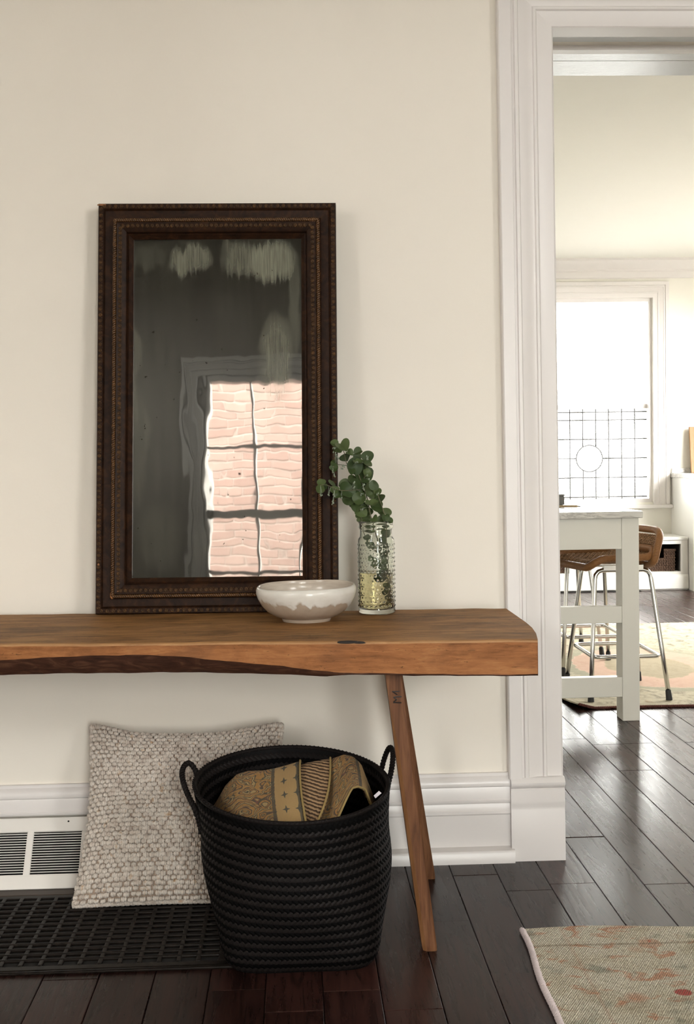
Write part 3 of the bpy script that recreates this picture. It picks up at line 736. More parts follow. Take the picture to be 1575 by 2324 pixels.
for i, (x, y, r) in enumerate(LEAVES):
    inside = y > 1090
    yy = JY + (rl.uniform(-.022, .022) if inside else rl.uniform(-.030, .028))
    c = E_(x, y, yy)
    if inside:
        d = Vector((c.x - JC.x, c.y - JC.y)); 
        if d.length > .026: d = d.normalized() * .026; c.x = JC.x + d.x; c.y = JC.y + d.y
    s_ = r / 5.281 * .001115 * (1.15 if inside else 1.34)
    near = min(ALLST, key=lambda q: (q - c).length)
    out_ = c - near
    if out_.length < .004: out_ = Vector((rl.uniform(-1, 1), 0, rl.uniform(-.3, 1)))
    out_ = (out_.normalized() + Vector((0, 0, rl.uniform(-.3, .3)))).normalized()
    nz = Vector((rl.uniform(-.45, .45), -1, rl.uniform(.05, .8))).normalized()
    if rl.random() < .22: nz = Vector((rl.uniform(-.8, .8), -.5, rl.uniform(.5, 1))).normalized()
    yv = (out_ - nz * out_.dot(nz)).normalized(); xv = yv.cross(nz)
    o = bpy.data.objects.new('leaf', rl.choice(leaf_ms)); COL.objects.link(o); o.parent = euc
    mat_ = Matrix((xv * s_, yv * s_, nz * s_)).transposed().to_4x4(); mat_.translation = (c - yv * s_) - WORLD[euc.name]
    o.matrix_local = mat_
mb = MB()
for (x, y) in ((410, 205), (415, 260), (450, 290), (465, 315), (520, 410), (505, 440), (815, 320), (820, 300), (400, 480), (420, 530), (690, 375), (820, 530), (835, 580), (655, 610), (650, 660), (770, 640), (765, 690), (260, 770), (350, 770), (395, 840), (400, 870), (420, 770), (745, 745), (505, 790), (930, 735), (745, 920)):
    for k in range(3):
        c = E_(x + rl.uniform(-16, 16), y + rl.uniform(-18, 18), JY - .03 + rl.uniform(-.012, .006) - (.025 if x < 430 and y > 550 else 0)); r = rl.uniform(.0014, .0022)
        mb.ell(c, ((r, 0, 0), (0, r, 0), (0, 0, r * 1.4)), 6, 4)
        near = min(ALLST, key=lambda q: (q - c).length); mb.tube([c, c.lerp(near, .5) + Vector((0, 0, .002)), near], .0004, 4)
tag(mb.build('bud', M['bud'], euc, smooth=True), 'tiny grey green buds in hanging clusters', kind='stuff')

# ------------------------------------------------------------------ woven cushion
def yarn_material():
    m, t, p = new_mat('natural_wool_yarn')
    n = t.noise(t.coord(), 55, 2, .5); f = t.noise(t.coord(scale=(14, 3, 2)), 60, 3, .6)
    col = t.ramp(n, [(.25, (.42, .345, .29)), (.42, (.59, .52, .45)), (.60, (.70, .645, .58)), (.70, (.55, .43, .32)), (.80, (.38, .22, .10))])
    col = t.mix(t.math('MULTIPLY', f, .35), col, (.34, .27, .22))
    t.set(p, 'Base Color', col); t.set(p, 'Roughness', .75); t.set(p, 'Sheen Weight', .2); t.set(p, 'Normal', t.bump(f, .8, .0016)); return m
M['yarn'] = yarn_material()
M['cover'] = plain('cushion_ground_cloth', (.33, .25, .19), .9, var=.1)
M['cushion_back'] = plain('plain_cream_back', (.60, .53, .46), .85, var=.04)
PB, PT = Vector((-.298, -.300, .018)), Vector((-.295, -.078, .386))
cush = empty('woven_cushion', (-.3, -.25, .01), 'chunky woven oatmeal cushion standing on the floor grate against the wall', 'cushion')
UP = (PT - PB).normalized(); UL = (PT - PB).length; UX = Vector((1, -.03, 0)).normalized(); UN = UX.cross(UP).normalized()
if UN.y > 0: UN = -UN
PM = (PB + PT) / 2 + UN * .0
HW, HH = .250, UL / 2 + .008
def cushion(u, v, side=1, lift=0.0):
    """u, v in -1..1"""
    a, b = abs(u), abs(v)
    ex = HW * (1 - .055 * (1 - v * v) * a)           # sides pinch in between the corners
    top_ = HH * (1 - (.085 if v > 0 else .03) * (1 - u * u) * b)
    x, y = u * ex, v * top_
    if v > 0: y += .012 * v * math.exp(-((u + .95) / .28) ** 2) * 1.2 + .010 * v * math.exp(-((u - .9) / .3) ** 2)
    if v < 0: x -= .012 * (-v) * math.exp(-((u + 1) / .35) ** 2)
    th = .062 * (max(0, (1 - a ** 2.6)) ** .55) * (max(0, (1 - b ** 2.6)) ** .55) + .005
    th += .004 * math.sin(u * 4 + v * 3) * (1 - a * a) * (1 - b * b)
    if v < 0: th *= 1 + .12 * (-v)
    return PM + UX * x + UP * y + UN * (side * th + lift)
mb = MB()
mb.grid(lambda a, b: cushion(a * 2 - 1, b * 2 - 1, 1), 40, 36); mb.build('front_cover', M['cover'], cush, smooth=True)
mb = MB()
mb.grid(lambda a, b: cushion(a * 2 - 1, b * 2 - 1, -.62, 0), 40, 36); mb.build('back_cover', M['cushion_back'], cush, smooth=True)
mb = MB(); rk = random.Random(4)
NR, NCk = 40, 33
for j in range(NR):
    for i in range(NCk + (j % 2)):
        u = -1 + 2 * (i + (.5 if j % 2 == 0 else 0.0)) / NCk; v = -1 + 2 * (j + .5) / NR
        u = max(-.993, min(.993, u + rk.uniform(-.008, .008))); v = max(-.99, min(.99, v + rk.uniform(-.006, .006)))
        c = cushion(u, v); du = cushion(min(1, u + .01), v) - cushion(max(-1, u - .01), v); dv = cushion(u, min(1, v + .01)) - cushion(u, max(-1, v - .01))
        n = dv.cross(du).normalized()
        if n.dot(UN) < 0: n = -n
        s = rk.uniform(.88, 1.14); a = dv.normalized(); b = du.normalized()
        for q, (off, ww) in enumerate(((-.0042, .0034), (.0, .0040), (.0042, .0034))):     # three yarn strands per knot
            mb.ell(c + b * off * s + n * (.0016 + (.0018 if q == 1 else 0)), (b * ww * s, a * .0078 * s * (1 if q == 1 else .82), n * .0064 * s), 6, 5)
tag(mb.build('yarn_knot', M['yarn'], cush, smooth=True), kind='stuff')
# rounded edge yarn
E4 = [cushion(-1 + 2 * k / 40, 1, 1) for k in range(41)] + [cushion(1, 1 - 2 * k / 36, 1) for k in range(1, 37)] + [cushion(1 - 2 * k / 40, -1, 1) for k in range(1, 41)] + [cushion(-1, -1 + 2 * k / 36, 1) for k in range(1, 36)]
mb = MB(); mb.rope([p - UN * .004 for p in E4], .0035, .0055, 150, 2, 6, 5, True); mb.build('edge_seam', M['yarn'], cush, smooth=True)

# ------------------------------------------------------------------ black woven basket
BKC = Vector((-.002, -.551, 0))
bask = empty('woven_basket', BKC, 'round black woven basket with two loop handles holding a patterned throw', 'basket')
def strap_mat(name, c, r):
    m, t, p = new_mat(name); n = t.noise(t.coord(), 40, 3)
    t.set(p, 'Base Color', t.mix(n, tuple(x * .7 for x in c), tuple(x * 1.25 for x in c))); t.set(p, 'Roughness', r); t.set(p, 'Specular IOR Level', .07)
    return m
M['strap_a'] = strap_mat('black_strap_sheen', (.0105, .0085, .0080), .5)  # lighter black paints in the gloss of straps leaning one way
M['strap_b'] = strap_mat('black_strap_dim', (.0006, .0005, .0005), .7)  # same strap, darker where the other lean catches no gloss
M['basket_in'] = strap_mat('black_basket_lining', (.004, .0035, .0035), .6)
BH = .350
TOPC = Vector((-.018, -.503, 0))
def rimz(a): return .358 + .030 * math.sin(a) - .006 * math.cos(a)
def bask_pt(s, t, inset=0.0):
    a = 2 * PI * s; ca, sa = math.cos(a), math.sin(a)
    # square-ish base, round mouth
    pw = 5.0; sq = 1 / ((abs(ca) ** pw + abs(sa) ** pw) ** (1 / pw)); hb = .171
    f = min(1, t / .62); f = f * f * (3 - 2 * f)
    rr = (hb * sq) * (1 - f) + .214 * f + .011 * max(0, (t - .75) / .25) ** 1.5 + .008 * math.sin(PI * min(1, t / .7)) * (1 - f * .6)
    c = BKC.lerp(TOPC, t * t * .6 + t * .4)
    z = rimz(a) * t
    low = .010 * math.exp(-(t / .05) ** 2) 
    return Vector((c.x + (rr - inset - low) * ca, c.y + (rr - inset - low) * sa, z + .001))
def bask_frame(s, t, ins):
    p = bask_pt(s, t, ins); du = (bask_pt(s + .002, t, ins) - bask_pt(s - .002, t, ins)).normalized(); dv = (bask_pt(s, min(1, t + .01), ins) - bask_pt(s, max(0, t - .01), ins)).normalized()
    n = du.cross(dv).normalized()
    if n.x * (p.x - BKC.x) + n.y * (p.y - BKC.y) < 0: n = -n
    return p, du, dv, n
mb = MB()
mb.grid(lambda a, b: bask_pt(a, b, .003), 72, 14, wrap=True)
mb.grid(lambda a, b: bask_pt(a, 1 - b, .006), 72, 14, wrap=True)
k = mb.vs([bask_pt(j / 72, .012, .006) for j in range(72)]); mb.face(*[k + j for j in range(72)])
mb.build('lining', M['basket_in'], bask, smooth=True)
def weave(t0, t1, rows_, ins, sgn, N=104, half=None):
    mb = MB()
    for r in range(rows_):
        t = t0 + (t1 - t0) * (r + .5) / rows_
        for i in range(N):
            s = (i + .5 * (r % 4 in (1, 2))) / N
            if half and not half(s): continue
            p, du, dv, n = bask_frame(s, t, ins); n = n * sgn
            rowh = (t1 - t0) / rows_ * .36; wdt = 2 * PI * .2 / N
            d = (du * (1 if r % 2 == 0 else -1) * .82 + dv * .62).normalized(); e_ = d.cross(n).normalized()
            hl = rowh * 1.22; hw = rowh * .50
            mb.cur = 0 if r % 2 == 0 else 1
            rg_ = []
            for q, h in ((-1, -.0012), (-.45, .0012), (.45, .0012), (1, -.0012)):
                rg_.append([p + d * (hl * q) + e_ * hw + n * (h - .0004), p + d * (hl * q) + n * (h + .0007), p + d * (hl * q) - e_ * hw + n * (h - .0004)])
            mb.rings(rg_, False)
    return mb
tag(weave(.02, .965, 34, 0, 1).build('outer_weave', [M['strap_a'], M['strap_b']], bask, recalc=False), kind='stuff')
tag(weave(.55, .965, 15, .008, -1).build('inner_weave', [M['strap_a'], M['strap_b']], bask, recalc=False), kind='stuff')
RIM = [bask_pt(j / 96, 1.0, .003) for j in range(96)]
mb = MB(); mb.tube(RIM, .0052, 8, True)
for j in range(130):
    s = j / 130; p = bask_pt(s, 1.0, .003); q = bask_pt(s + .006, 1.0, .003); d = (q - p).normalized(); nn_ = Vector((p.x - TOPC.x, p.y - TOPC.y, 0)).normalized()
    mb.ell(p + Vector((0, 0, .0008)), ((d * .55 + Vector((0, 0, .62)) + nn_ * .35).normalized() * .0072, d * .0046, nn_ * .0060), 6, 5)
mb.build('braided_rim', M['strap_a'], bask, smooth=True)
for ctrl in ([(452, 1770), (440, 1742), (428, 1732), (416, 1742), (414, 1765), (425, 1800), (442, 1835), (452, 1865), (457, 1890)],):
    L_ = [atY(x, y, yy) for (x, y), yy in zip(ctrl, (-.45, -.43, -.43, -.45, -.48, -.52, -.55, -.555, -.555))]
    mb = MB(); mb.rope(spline(L_, 6), .0030, .0042, 16, 2, 6, 8); mb.build('handle', M['strap_a'], bask, smooth=True)
ctrl = [(866, 1745), (872, 1722), (880, 1702), (887, 1697), (892, 1712), (889, 1745), (880, 1785), (876, 1815), (873, 1840)]
L_ = [atY(x, y, yy) for (x, y), yy in zip(ctrl, (-.36, -.36, -.37, -.39, -.42, -.45, -.48, -.50, -.51))]
mb = MB(); mb.rope(spline(L_, 6), .0030, .0042, 16, 2, 6, 8); mb.build('handle', M['strap_a'], bask, smooth=True)
M['tag'] = plain('pale_paper_tag', (.62, .58, .62), .6)
mb = MB(); q = [atY(x, y, -.575) for x, y in ((848, 1806), (860, 1795), (866, 1800), (852, 1812))]
mb.hexa(q + [p + Vector((0, .001, 0)) for p in q]); mb.build('care_tag', M['tag'], bask)

# ------------------------------------------------------------------ patterned throw in the basket
def throw_material():
    m, t, p = new_mat('ochre_paisley_weave')
    uv = t.add('ShaderNodeUVMap'); mp = t.add('ShaderNodeMapping', {'Vector': uv.outputs[0], 'Scale': (1, 1, 1)})
    sep = t.add('ShaderNodeSeparateXYZ', {0: mp}); x, y = sep.outputs[0], sep.outputs[1]
    wrp = t.add('ShaderNodeTexNoise', {'Vector': mp, 'Scale': 5.0, 'Detail': 2.0})
    wadd = t.add('ShaderNodeVectorMath', {0: mp}, operation='ADD'); wsc = t.add('ShaderNodeVectorMath', {0: wrp.outputs[1]}, operation='SCALE'); wsc.inputs[3].default_value = .32; t.set(wadd, 1, wsc)
    vor = t.add('ShaderNodeTexVoronoi', {'Vector': wadd, 'Scale': 4.6})
    ringf = t.math('FRACT', t.math('MULTIPLY', vor.outputs['Distance'], 2.6))
    field = t.ramp(ringf, [(.0, (.40, .20, .045)), (.24, (.05, .055, .032)), (.34, (.42, .29, .12)), (.50, (.055, .05, .028)), (.58, (.38, .18, .042)), (.76, (.05, .048, .028)), (.84, (.16, .06, .04)), (.90, (.40, .26, .09))], 'CONSTANT')
    dot = t.ramp(t.noise(mp, 30, 2, .5), [(.56, (0, 0, 0)), (.60, (1, 1, 1))]); field = t.mix(t.math('MULTIPLY', dot, .55), field, (.07, .06, .035))
    fy = t.math('ABSOLUTE', t.math('SUBTRACT', t.math('FRACT', t.math('MULTIPLY', y, 5.2)), .5)); fx = t.math('ABSOLUTE', t.math('SUBTRACT', t.math('FRACT', t.math('MULTIPLY', x, 9.0)), .5))
    star = t.math('MINIMUM', t.math('ADD', t.math('MULTIPLY', fy, 1.0), t.math('MULTIPLY', fx, 2.6)), t.math('ADD', t.math('MULTIPLY', fy, 3.2), t.math('MULTIPLY', fx, .9)))
    bandc = t.ramp(star, [(.0, (.045, .05, .035)), (.27, (.46, .29, .11))], 'CONSTANT')
    fr = t.math('FRACT', t.math('MULTIPLY', x, 1.0))
    band = t.ramp(fr, [(.0, (0, 0, 0)), (.74, (0, 0, 0)), (.75, (1, 1, 1)), (.955, (1, 1, 1)), (.96, (0, 0, 0))], 'CONSTANT')
    line = t.ramp(fr, [(.0, (0, 0, 0)), (.715, (1, 1, 1)), (.745, (0, 0, 0)), (.945, (1, 1, 1)), (.965, (0, 0, 0))], 'CONSTANT')
    col = t.mix(band, field, bandc)
    col = t.mix(t.math('MULTIPLY', line, .85), col, (.035, .04, .028))
    th1 = t.add('ShaderNodeTexWave', {'Vector': t.add('ShaderNodeMapping', {'Vector': uv.outputs[0], 'Scale': (1, 1, 1)}), 'Scale': 34.0}, bands_direction='Y')
    th2 = t.add('ShaderNodeTexWave', {'Vector': t.add('ShaderNodeMapping', {'Vector': uv.outputs[0], 'Scale': (1, 1, 1)}), 'Scale': 30.0}, bands_direction='X')
    th = t.math('MULTIPLY', th1.outputs['Fac'], th2.outputs['Fac'])
    col = t.mix(t.math('MULTIPLY', t.math('SUBTRACT', 1.0, th), .28), col, (.10, .06, .025))
    t.set(p, 'Base Color', col); t.set(p, 'Roughness', .85); t.set(p, 'Sheen Weight', .08); t.set(p, 'Normal', t.bump(th, .8, .0015)); return m
M['throw'] = throw_material(); M['hem'] = plain('yellow_hem_cord', (.30, .21, .075), .8, var=.15)
def rib_mat():
    m, t, p = new_mat('ribbed_throw_reverse'); uv = t.add('ShaderNodeUVMap')
    wv = t.add('ShaderNodeTexWave', {'Vector': t.add('ShaderNodeMapping', {'Vector': uv.outputs[0], 'Rotation': (0, 0, 1.15)}), 'Scale': 7.5, 'Distortion': 2.0, 'Detail': 2.0, 'Detail Scale': 2.5})
    c = t.ramp(wv.outputs['Fac'], [(.15, (.05, .028, .013)), (.5, (.25, .14, .07)), (.85, (.38, .25, .13))])
    t.set(p, 'Base Color', c); t.set(p, 'Roughness', .85); t.set(p, 'Normal', t.bump(wv.outputs['Fac'], .8, .002)); return m
M['fold'] = rib_mat()
throw = empty('patterned_throw', (-.02, -.50, .15), 'ochre paisley throw blanket folded inside the black basket', 'blanket')
def piece(x0, x1, ridge, yf0, name, uo, ht=0.0, nu=26, nv=26, us=1.0, mat='throw', sweep=0.0, fend=None):
    """one fold of the throw: draped from a ridge towards the front; ridge = [(x, z)]"""
    def P(a, b):
        x = x0 + (x1 - sweep * b * b - x0) * a; zr = interp(ridge, x)
        if fend: b = b * interp(fend, a)
        yb_, yf_ = -.40, yf0 - .0 * a
        edge = math.sqrt(max(0.0, .215 ** 2 - (x - TOPC.x) ** 2)) if abs(x - TOPC.x) < .215 else 0
        yf_ = max(yf_, TOPC.y - edge + .012)
        f = b
        if f < .22: y = yb_ + (f / .22) * -.05; z = zr - .05 * (1 - f / .22) ** 2
        else:
            g = (f - .22) / .78; y = yb_ - .05 + (yf_ - yb_ + .05) * g; z = zr - .085 * g ** 1.25 * (.6 + .4 * g) - .012 * math.sin(PI * g)
        z += .005 * math.sin(9 * x * 6 + 5 * b) * b + ht
        x += .012 * math.sin(3 * b + x0 * 9) * b
        return Vector((x, y, z))
    mb = MB(); mb.grid(P, nu, nv); o = mb.build(name, M[mat], throw, smooth=True)
    uvl = o.data.uv_layers.new(name='UVMap')
    for li in o.data.loops:
        i = li.vertex_index % nu; j = li.vertex_index // nu
        uvl.data[li.index].uv = (uo + us * i / (nu - 1), 1.15 * j / (nv - 1))
    md = o.modifiers.new('thickness', 'SOLIDIFY'); md.thickness = .004; md.offset = -1
    return P
tx = lambda px: atY(px, 1760, -.45).x
R1 = [(tx(470), .270), (tx(492), .305), (tx(515), .345), (tx(540), .368), (tx(565), .373), (tx(600), .374), (tx(640), .383), (tx(684), .393)]
R2 = [(tx(672), .384), (tx(700), .392), (tx(748), .402), (tx(762), .396)]
R3 = [(tx(738), .380), (tx(752), .400), (tx(780), .408), (tx(800), .402), (tx(818), .385), (tx(836), .335), (tx(848), .300)]
P1 = piece(tx(470), tx(684), R1, -.715, 'main_fold', .12, us=.86)
P2 = piece(tx(676), tx(752), R2, -.69, 'middle_fold', .05, -.002, 14, us=.42, mat='fold', sweep=.045)
P3 = piece(tx(704), tx(848), [(tx(700), .372)] + R3, -.68, 'right_fold', .30, -.001, 26, us=.6, fend=[(0, 1), (.36, 1), (.44, .86), (.58, .66), (.8, .56), (1, .60)])
for PP, aa in ((P1, 1.0), (P2, .985)):
    MB().tube([PP(aa, .12 + .88 * k / 24) + Vector((0, 0, .002)) for k in range(25)], .0026, 6).build('hem', M['hem'], throw, smooth=True)
MB().tube([P3(k / 24, 1.0) + Vector((0, 0, .001)) for k in range(25)], .0028, 6).build('hem', M['hem'], throw, smooth=True)

# ------------------------------------------------------------------ hall rug
def rug_material():
    m, t, p = new_mat('faded_sage_rug')
    v = t.coord()
    n = t.noise(v, 9, 4, .6); n2 = t.noise(t.coord(scale=(1.0, 1.6, 1)), 14, 3, .6, .6); n3 = t.noise(t.coord(loc=(3, 1, 0)), 11, 3, .55)
    fine = t.noise(t.coord(scale=(1, .5, 1)), 260, 2, .6)
    col = t.ramp(n, [(.28, (.40, .35, .25)), (.45, (.58, .54, .41)), (.62, (.64, .61, .49)), (.8, (.50, .48, .36))])
    col = t.mix(t.math('MULTIPLY', t.ramp(n2, [(.57, (0, 0, 0)), (.66, (1, 1, 1))]), .75), col, (.50, .20, .10))
    col = t.mix(t.math('MULTIPLY', t.ramp(n3, [(.58, (0, 0, 0)), (.68, (1, 1, 1))]), .6), col, (.15, .185, .145))
    mot = t.add('ShaderNodeTexVoronoi', {'Vector': t.coord(loc=(.13, .07, 0)), 'Scale': 6.5})
    col = t.mix(t.math('MULTIPLY', t.ramp(mot.outputs['Distance'], [(.12, (1, 1, 1)), (.22, (0, 0, 0))]), .6), col, (.48, .19, .10))
    sep = t.add('ShaderNodeSeparateXYZ', {0: v}); x, y = sep.outputs[0], sep.outputs[1]
    def blob(cx, cy, r, ax=1.0, soft=.5):
        dx = t.math('MULTIPLY', t.math('SUBTRACT', x, cx), ax); dy = t.math('SUBTRACT', y, cy)
        d = t.math('SQRT', t.math('ADD', t.math('MULTIPLY', dx, dx), t.math('MULTIPLY', dy, dy)))
        d = t.math('ADD', d, t.math('MULTIPLY', t.math('SUBTRACT', t.noise(v, 60, 2), .5), r * .8))
        return t.ramp(t.math('DIVIDE', d, r * 2), [(.5 * (1 - soft * .4), (1, 1, 1)), (.5, (0, 0, 0))])
    for (px, py, r, c, a, ax) in ((1551, 2252, .017, (.40, .02, .025), .9, .8), (1473, 2134, .008, (.42, .03, .04), .8, 1.6), (1476, 2140, .030, (.52, .21, .11), .5, 1.0)):
        P = atZ(px, py, .008); col = t.mix(t.math('MULTIPLY', blob(P.x - RUGO.x, P.y - RUGO.y, r, ax), a), col, c)
    # faint border line
    for yy in (-.105,):
        ln = t.ramp(t.math('ABSOLUTE', t.math('SUBTRACT', y, yy)), [(.003, (1, 1, 1)), (.006, (0, 0, 0))]); col = t.mix(t.math('MULTIPLY', ln, .55), col, (.17, .12, .075))
    ln = t.ramp(t.math('ABSOLUTE', t.math('SUBTRACT', x, .085)), [(.002, (1, 1, 1)), (.005, (0, 0, 0))]); col = t.mix(t.math('MULTIPLY', ln, .3), col, (.45, .20, .12))
    wv = t.add('ShaderNodeTexWave', {'Vector': t.coord(rot=(0, 0, .55)), 'Scale': 52.0, 'Distortion': 3.0, 'Detail': 2.0, 'Detail Scale': 3.0})
    col = t.mix(t.math('MULTIPLY', t.ramp(fine, [(.40, (0, 0, 0)), (.62, (1, 1, 1))]), .45), col, (.13, .10, .065))
    col = t.mix(t.math('MULTIPLY', wv.outputs['Fac'], .38), col, (.12, .095, .065))
    rib = t.add('ShaderNodeTexWave', {'Vector': t.coord(rot=(0, 0, .5)), 'Scale': 75.0, 'Distortion': 1.5, 'Detail': 1.0})
    t.set(p, 'Base Color', col); t.set(p, 'Roughness', .95); t.set(p, 'Specular IOR Level', .1)
    t.set(p, 'Normal', t.bump(t.math('ADD', rib.outputs['Fac'], fine), .7, .0022)); return m
RUGO = Vector((.512, -.525, 0))
M['rug'] = rug_material(); M['rug_edge'] = plain('pale_cotton_edge', (.58, .50, .50), .9, bump=(120, .001), var=.12)
rug = empty('hall_rug', RUGO, 'faded sage and orange wool rug on the dark floor near the doorway', 'rug')
def rgp(a, b):
    x = a; yt = -.525 - .030 * max(0, (a - .15)) / .4 + .006 * math.sin(a * 7); y = yt * 1 + .525 - b
    return Vector((RUGO.x + a - .035 * b + .003 * math.sin(b * 17) * (1 - min(1, a * 8)), RUGO.y + y, .0075 + .0012 * math.sin(a * 13 + b * 9)))
mb = MB(); nx, ny = 24, 24
mb.grid(lambda a, b: rgp(a * 1.5, b * .95), nx, ny)
mb.grid(lambda a, b: rgp(a * 1.5, b * .95) * 1 - Vector((0, 0, rgp(a * 1.5, b * .95).z - .0005)), nx, ny)
b2 = nx * ny
for j in range(ny - 1):
    mb.face(j * nx, (j + 1) * nx, b2 + (j + 1) * nx, b2 + j * nx); mb.face(j * nx + nx - 1, b2 + j * nx + nx - 1, b2 + (j + 1) * nx + nx - 1, (j + 1) * nx + nx - 1)
for i in range(nx - 1):
    mb.face(i, b2 + i, b2 + i + 1, i + 1); k = (ny - 1) * nx; mb.face(k + i, k + i + 1, b2 + k + i + 1, b2 + k + i)
mb.build('pile', M['rug'], rug, smooth=True, auto=40)
mb = MB(); mb.rope([rgp(-.003, .002 + .93 * k / 60) + Vector((0, 0, -.002 + .0006 * math.sin(k * 2.1))) for k in range(61)], .0032, .0045, 75, 2, 6, 7)
mb.build('corded_edge', M['rug_edge'], rug, smooth=True)

# ------------------------------------------------------------------ sash windows in the hall front wall (one shows in the mirror) and the brick house across
def pane_material():
    m = bpy.data.materials.new('window_glass'); m.use_nodes = True; t = NT(m); t.n.remove(t.n['Principled BSDF'])
    tr_ = t.add('ShaderNodeBsdfTransparent', {'Color': (.98, .99, .98)}); gl = t.add('ShaderNodeBsdfGlossy', {'Roughness': .0})
    fr = t.add('ShaderNodeFresnel', {'IOR': 1.45}); mx = t.add('ShaderNodeMixShader'); t.set(mx, 0, fr.outputs[0])
    t.l.new(tr_.outputs[0], mx.inputs[1]); t.l.new(gl.outputs[0], mx.inputs[2]); t.l.new(mx.outputs[0], t.n['Material Output'].inputs[0]); return m
M['pane'] = pane_material()
def sash_window(name, x0, x1, z0, z1, y, label):
    """window in the front wall; inside face looks to +y"""
    wn = struct(empty(name, ((x0 + x1) / 2, y, z0)), label)
    f = MB(); d0, d1 = y - .12, y + .001
    for a, b in (((x0, z0), (x0 + .035, z1)), ((x1 - .035, z0), (x1, z1)), ((x0 + .035, z1 - .04), (x1 - .035, z1)), ((x0 + .035, z0), (x1 - .035, z0 + .05))): f.box((a[0], d0, a[1]), (b[0], d1, b[1]))
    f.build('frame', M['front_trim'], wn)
    zm = 1.215
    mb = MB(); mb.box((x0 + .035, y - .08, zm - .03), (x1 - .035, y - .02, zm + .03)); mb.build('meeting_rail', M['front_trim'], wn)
    xs = [x0 + .035 + (x1 - x0 - .07) * k / 3 for k in range(4)]
    zr = [z0 + .05, (z0 + .05 + zm) / 2, zm, (zm + z1 - .04) / 2 + .01, z1 - .04]
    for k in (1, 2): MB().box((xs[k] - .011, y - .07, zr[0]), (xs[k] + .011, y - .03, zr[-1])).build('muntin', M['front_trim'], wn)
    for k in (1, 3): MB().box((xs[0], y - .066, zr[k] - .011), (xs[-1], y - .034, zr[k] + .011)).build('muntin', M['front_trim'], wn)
    for i in range(3):
        for j in range(4): MB().box((xs[i], y - .052, zr[j]), (xs[i + 1], y - .048, zr[j + 1])).build('pane', M['pane'], wn)
    # moulded casing on the room side, same pattern as the doorway
    cz = CWID
    c = [((x0 - cz + d, y + p, z0), (x0 - cz + d, y + p, z1 + cz - d), (x1 + cz - d, y + p, z1 + cz - d), (x1 + cz - d, y + p, z0)) for d, p in CASP]
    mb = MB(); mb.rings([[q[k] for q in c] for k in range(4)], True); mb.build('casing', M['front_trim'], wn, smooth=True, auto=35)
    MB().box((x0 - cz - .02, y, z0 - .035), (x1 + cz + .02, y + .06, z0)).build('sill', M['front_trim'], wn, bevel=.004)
    return wn
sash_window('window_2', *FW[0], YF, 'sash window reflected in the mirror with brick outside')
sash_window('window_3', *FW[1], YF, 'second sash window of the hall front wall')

def brick_material():
    m, t, p = new_mat('washed_pink_brick'); oi = t.add('ShaderNodeObjectInfo')
    c = t.mix(oi.outputs['Random'], (.160, .096, .082), (.215, .145, .127)); c = t.mix(t.math('MULTIPLY', t.noise(t.coord(), 9, 4), .5), c, (.235, .175, .155))
    t.set(p, 'Base Color', c); t.set(p, 'Roughness', .9); return m
M['brick'] = brick_material(); M['mortar'] = plain('pale_mortar', (.36, .30, .275), .95)
BY = -10.2
bh = empty('brick_house_wall', (-1.9, BY, -.5), 'pink brick house wall outside, seen in the mirror through the reflected window', 'building')
MB().box((-7.0, BY - .3, -.5), (-.2, BY - .008, 4.3)).build('mortar_wall', M['mortar'], bh)
bl_, bhh, gp = .235, .082, .014
bmeshes = {}
cnt = 0
for r in range(34):
    for k in range(-1, 8):
        x = -2.95 + k * (bl_ + gp) + (.5 * (bl_ + gp) if r % 2 else 0); z = .35 + r * (bhh + gp)
        if 'b' not in bmeshes: bmeshes['b'] = MB().box((0, -.02, 0), (bl_, .0, bhh)).mesh('brick', M['brick'], bevel=.004)
        o = bpy.data.objects.new('brick', bmeshes['b']); COL.objects.link(o); o.parent = bh; o.location = Vector((x, BY + .004 + .004 * math.sin(cnt * 2.3), z)) - WORLD[bh.name]; cnt += 1
        if cnt >= 299: break
    if cnt >= 299: break
mb = MB()
for r in range(52):
    z = -.5 + r * (bhh + gp) - .0
    if .35 - .05 < z < 3.5: 
        spans = [(-7, -3.3), (-.55, -.2)]
    else: spans = [(-7, -.2)]
    z = .35 + (r - 9) * (bhh + gp)
    for a, b in spans:
        x = a + (.12 if r % 2 else 0)
        while x + bl_ < b: mb.box((x, BY - .02, z), (x + bl_, BY + .003, z + bhh)); x += bl_ + gp
tag(mb.build('brick_field', M['brick'], bh), kind='stuff')

# ------------------------------------------------------------------ kitchen: leaded window, casing, crown
wk = WIN
kwn = struct(empty('window_1', ((wk['x0'] + wk['x1']) / 2, YB, wk['z0'])), 'tall bright kitchen window with leaded lower panes and a round pane')
M['came'] = plain('grey_lead_came', (.16, .16, .16), .5, .6)
f = MB()
x0, x1, z0, z1 = wk['x0'], wk['x1'], wk['z0'], wk['z1']
for a, b in (((x0, z0), (x0 + .03, z1)), ((x1 - .03, z0), (x1, z1)), ((x0 + .03, z1 - .03), (x1 - .03, z1)), ((x0 + .03, z0), (x1 - .03, z0 + .03))): f.box((a[0], YB + .02, a[1]), (b[0], YB + .18, b[1]))
f.build('frame', M['trim'], kwn)
LX0, LX1 = x0 + .03, x1 - .03
MB().box((LX0, YB + .07, 1.495), (LX1, YB + .12, 1.535)).build('meeting_rail', M['trim'], kwn)
MB().box((LX0, YB + .098, 1.535), (LX1, YB + .102, z1 - .03)).build('pane', M['pane'], kwn)
YL = YB + .09
def kx(px): return atY(px, 1040, YL).x
def kz(py): return atY(1350, py, YL).z
vx = [kx(p) for p in (1293.5, 1323, 1352.3, 1381.5, 1411, 1440.5)]
dxv = vx[1] - vx[0]
vx = [vx[0] - 3 * dxv, vx[0] - 2 * dxv, vx[0] - dxv] + vx
